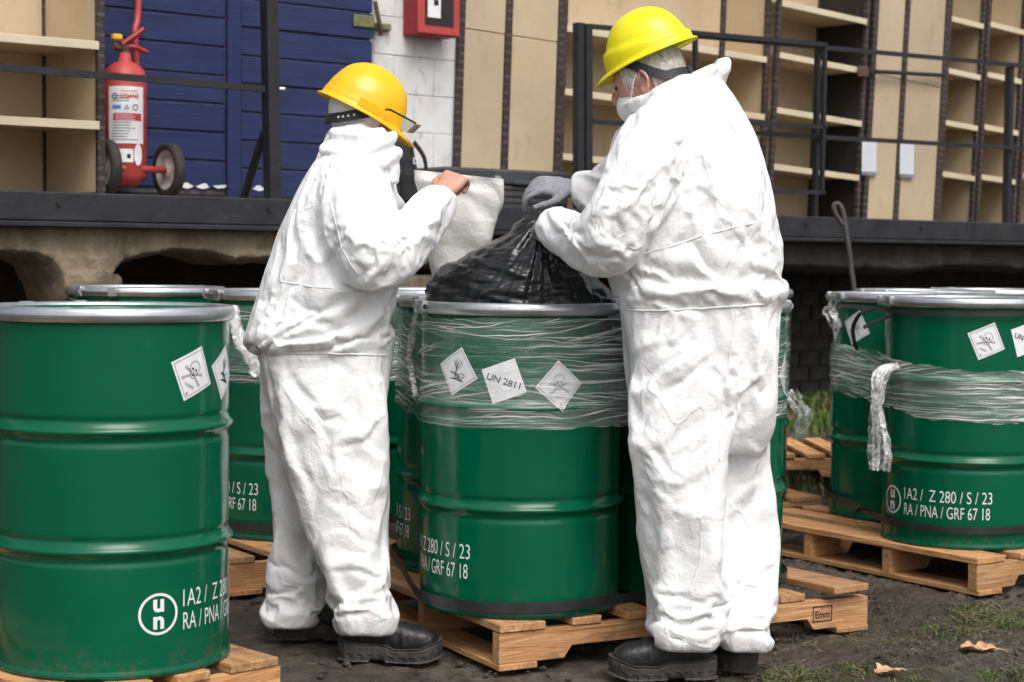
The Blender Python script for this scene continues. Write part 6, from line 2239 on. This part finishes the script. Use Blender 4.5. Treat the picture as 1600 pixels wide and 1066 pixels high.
    for a in np.linspace(-104, 104, 34):
        ar = R_(a)
        P.append(hc - f * 0.116 * math.cos(ar) + s * 0.092 * math.sin(ar) - up * (0.030 + 0.012 * math.cos(ar) - 0.075 * max(0, (abs(a) - 55) / 49) ** 1.2))
    Vs, Fs = band(P, 0.027, 0.003, org, up)
    hn = MB().add(Vs, Fs).build('nape_strap', 'harness', hat)
    for a in (-14, -4, 6):
        ar = R_(a)
        c = hc - f * 0.119 * math.cos(ar) + s * 0.094 * math.sin(ar) - up * 0.042
        Vx, Fx = tube([c - up * 0.016 - org, c + up * 0.016 - org], 0.004, 6); MB().add(Vx, Fx).build('buckle', 'harness', hn)
    h1 = gnd(1118, 1063)
    boot(root, org, (h1[0] - 0.004, h1[1] + 0.05), R_(183), 0.275)
    h2 = gnd(1185, 1058)
    boot(root, org, (h2[0] - 0.01, h2[1] + 0.075), R_(140), 0.29)
person_lemon()

# ------------------------------------------------------------------ grass, leaves
def ground_z(x, y):
    return bank(x, y) - 0.014
def grass():
    rng = np.random.default_rng(11)
    def scatter(n, x0, x1, y0, y1, h0, h1, thr, flat, dead):
        x = rng.uniform(x0, x1, n); y = rng.uniform(y0, y1, n)
        m = moss_mask(x, y)
        k = m > rng.uniform(thr, 1.0, n) if not dead else rng.uniform(size=n) < 0.35 + 0.65 * (gnoise(np.c_[x * 3, y * 3, 0 * x], 61) > 0)
        return x[k], y[k], m[k], h0, h1, flat, dead
    Vs, Fs, Cs = [], [], []
    base = 0
    for x, y, m, h0, h1, flat, dead in (scatter(42000, 0.7, 2.3, 4.4, 6.3, 0.004, 0.017, 0.12, 1.5, False), scatter(9000, 0.65, 2.3, 4.4, 6.0, 0.012, 0.035, 0.0, 3.5, True), scatter(60000, 0.6, 4.5, 8.2, 13.0, 0.03, 0.08, 0.12, 0.8, False)):
        n = len(x)
        z = ground_z(x, y) + (0.004 if not dead else 0.012)
        h = rng.uniform(h0, h1, n) * (0.6 + 0.6 * m)
        a = rng.uniform(0, 2 * np.pi, n)
        w = h * 0.07 + 0.0010
        lean = rng.uniform(0.2, 1.0, n) * h * flat
        if dead: h = h * 0.25
        b = rng.uniform(0, 2 * np.pi, n)
        p = np.c_[x, y, z]
        u = np.c_[np.cos(a), np.sin(a), 0 * a] * w[:, None]
        mid = p + np.c_[np.cos(b) * lean * 0.35, np.sin(b) * lean * 0.35, h * 0.7]
        tip = p + np.c_[np.cos(b) * lean, np.sin(b) * lean, h]
        Vs.append(np.stack([p - u, p + u, mid + u * 0.7, mid - u * 0.7, tip], 1).reshape(-1, 3))
        for q in (base + 5 * np.arange(n)).tolist():
            Fs.append((q, q + 1, q + 2, q + 3)); Fs.append((q + 3, q + 2, q + 4))
        base += 5 * n
        g = rng.uniform(0.55, 1.35, n)[:, None]
        t = rng.uniform(size=n)[:, None]
        col = np.where(t < 0.3, np.array([[0.12, 0.115, 0.038]]), np.where(t < 0.6, np.array([[0.095, 0.150, 0.022]]), np.array([[0.062, 0.135, 0.016]])))
        if dead: col = np.where(t < 0.5, np.array([[0.17, 0.135, 0.085]]), np.array([[0.085, 0.075, 0.04]]))
        Cs.append(np.repeat(np.c_[col * g, np.ones(n)], 5, axis=0))
    me = make_mesh('grass', np.concatenate(Vs), Fs, 'grass')
    ca = me.color_attributes.new('tint', 'FLOAT_COLOR', 'POINT')
    ca.data.foreach_set('color', np.concatenate(Cs).ravel())
    o = link('grass', me)
    tag(o, 'low moss and short green grass growing out of the mud', 'grass', kind='stuff')
grass()
def clods():
    """loose crumbs of earth and grit lying on the mud"""
    rng = np.random.default_rng(4)
    n = 6500
    x = rng.uniform(-1.0, 2.4, n); y = rng.uniform(4.4, 6.8, n)
    k = (rng.uniform(size=n) < 0.25 + 0.75 * np.clip((x - 0.5) / 0.6, 0, 1)) & (gnoise(np.c_[x * 2.2, y * 2.2, 0 * x], 71) > -0.15)
    x, y = x[k], y[k]; n = len(x)
    r = 0.0025 + 0.010 * rng.uniform(size=n) ** 3
    oct_ = np.array([(1, 0, 0), (0, 1, 0), (-1, 0, 0), (0, -1, 0), (0, 0, 1), (0.7, 0.7, 0.55), (-0.6, 0.7, 0.5), (-0.7, -0.6, 0.6), (0.6, -0.7, 0.5)], float)
    F0 = [(0, 1, 5), (1, 2, 6), (2, 3, 7), (3, 0, 8), (5, 1, 6), (6, 2, 7), (7, 3, 8), (8, 0, 5), (5, 6, 4), (6, 7, 4), (7, 8, 4), (8, 5, 4)]
    V = oct_[None] * r[:, None, None] * rng.uniform(0.6, 1.4, (n, 9, 1)) * np.array([1, 1, 0.7])
    V[..., 0] += x[:, None]; V[..., 1] += y[:, None]; V[..., 2] += (ground_z(x, y) + 0.006)[:, None]
    F = (np.array(F0)[None] + 9 * np.arange(n)[:, None, None]).reshape(-1, 3)
    o = link('mud_crumbs', make_mesh('mud_crumbs', V.reshape(-1, 3), F, 'mud'))
    tag(o, 'loose crumbs of mud and grit scattered over the wet ground', 'mud', kind='stuff')
    ca = o.data.color_attributes.new('moss', 'FLOAT_COLOR', 'POINT')
    ca.data.foreach_set('color', np.tile([0, 0, 0, 1.0], 9 * n))
clods()
def dry_leaf(px, py, size, ang, label, seed):
    g = gnd(px, py)
    n, m = 22, 11
    V = []
    for i in range(n):
        t = i / (n - 1)
        w = 0.42 * math.sin(math.pi * t) ** 0.7 * (1 + 0.35 * math.sin(t * 19 + seed))
        for j in range(m):
            u = (j / (m - 1) - 0.5) * 2
            V.append(((t - 0.5) * size, u * w * size, 0.012 + 0.25 * size * abs(u) ** 2 * w + 0.05 * size * math.sin(t * 9 + u * 4 + seed)))
    V = np.array(V)
    V[:, 2] += 0.05 * size * gnoise(V * 60, seed)
    V[:, 2] -= V[:, 2].min() - 0.002
    F = [(i * m + j, i * m + j + 1, (i + 1) * m + j + 1, (i + 1) * m + j) for i in range(n - 1) for j in range(m - 1)]
    r = empty('dry_leaf', (g[0], g[1], -0.004), ang)
    tag(r, label, 'leaf', 'dry leaves on the mud')
    b = link('blade', make_mesh('blade', V, F, 'leaf', True), r)
    md = b.modifiers.new('thick', 'SOLIDIFY'); md.thickness = 0.0012
    Vt, Ft = tube(smooth_path([(size * 0.45, 0, 0.01), (size * 0.62, 0.01, 0.008), (size * 0.78, -0.005, 0.006)], 8), 0.0018, 6)
    MB().add(Vt, Ft).build('stalk', 'leaf', r)
dry_leaf(1528, 1016, 0.105, R_(-10), 'pale curled dry leaf on the mud in front of the right pallet', 3)
dry_leaf(1386, 1050, 0.08, R_(20), 'pinkish brown dry leaf on the mud near the bottom edge', 7)
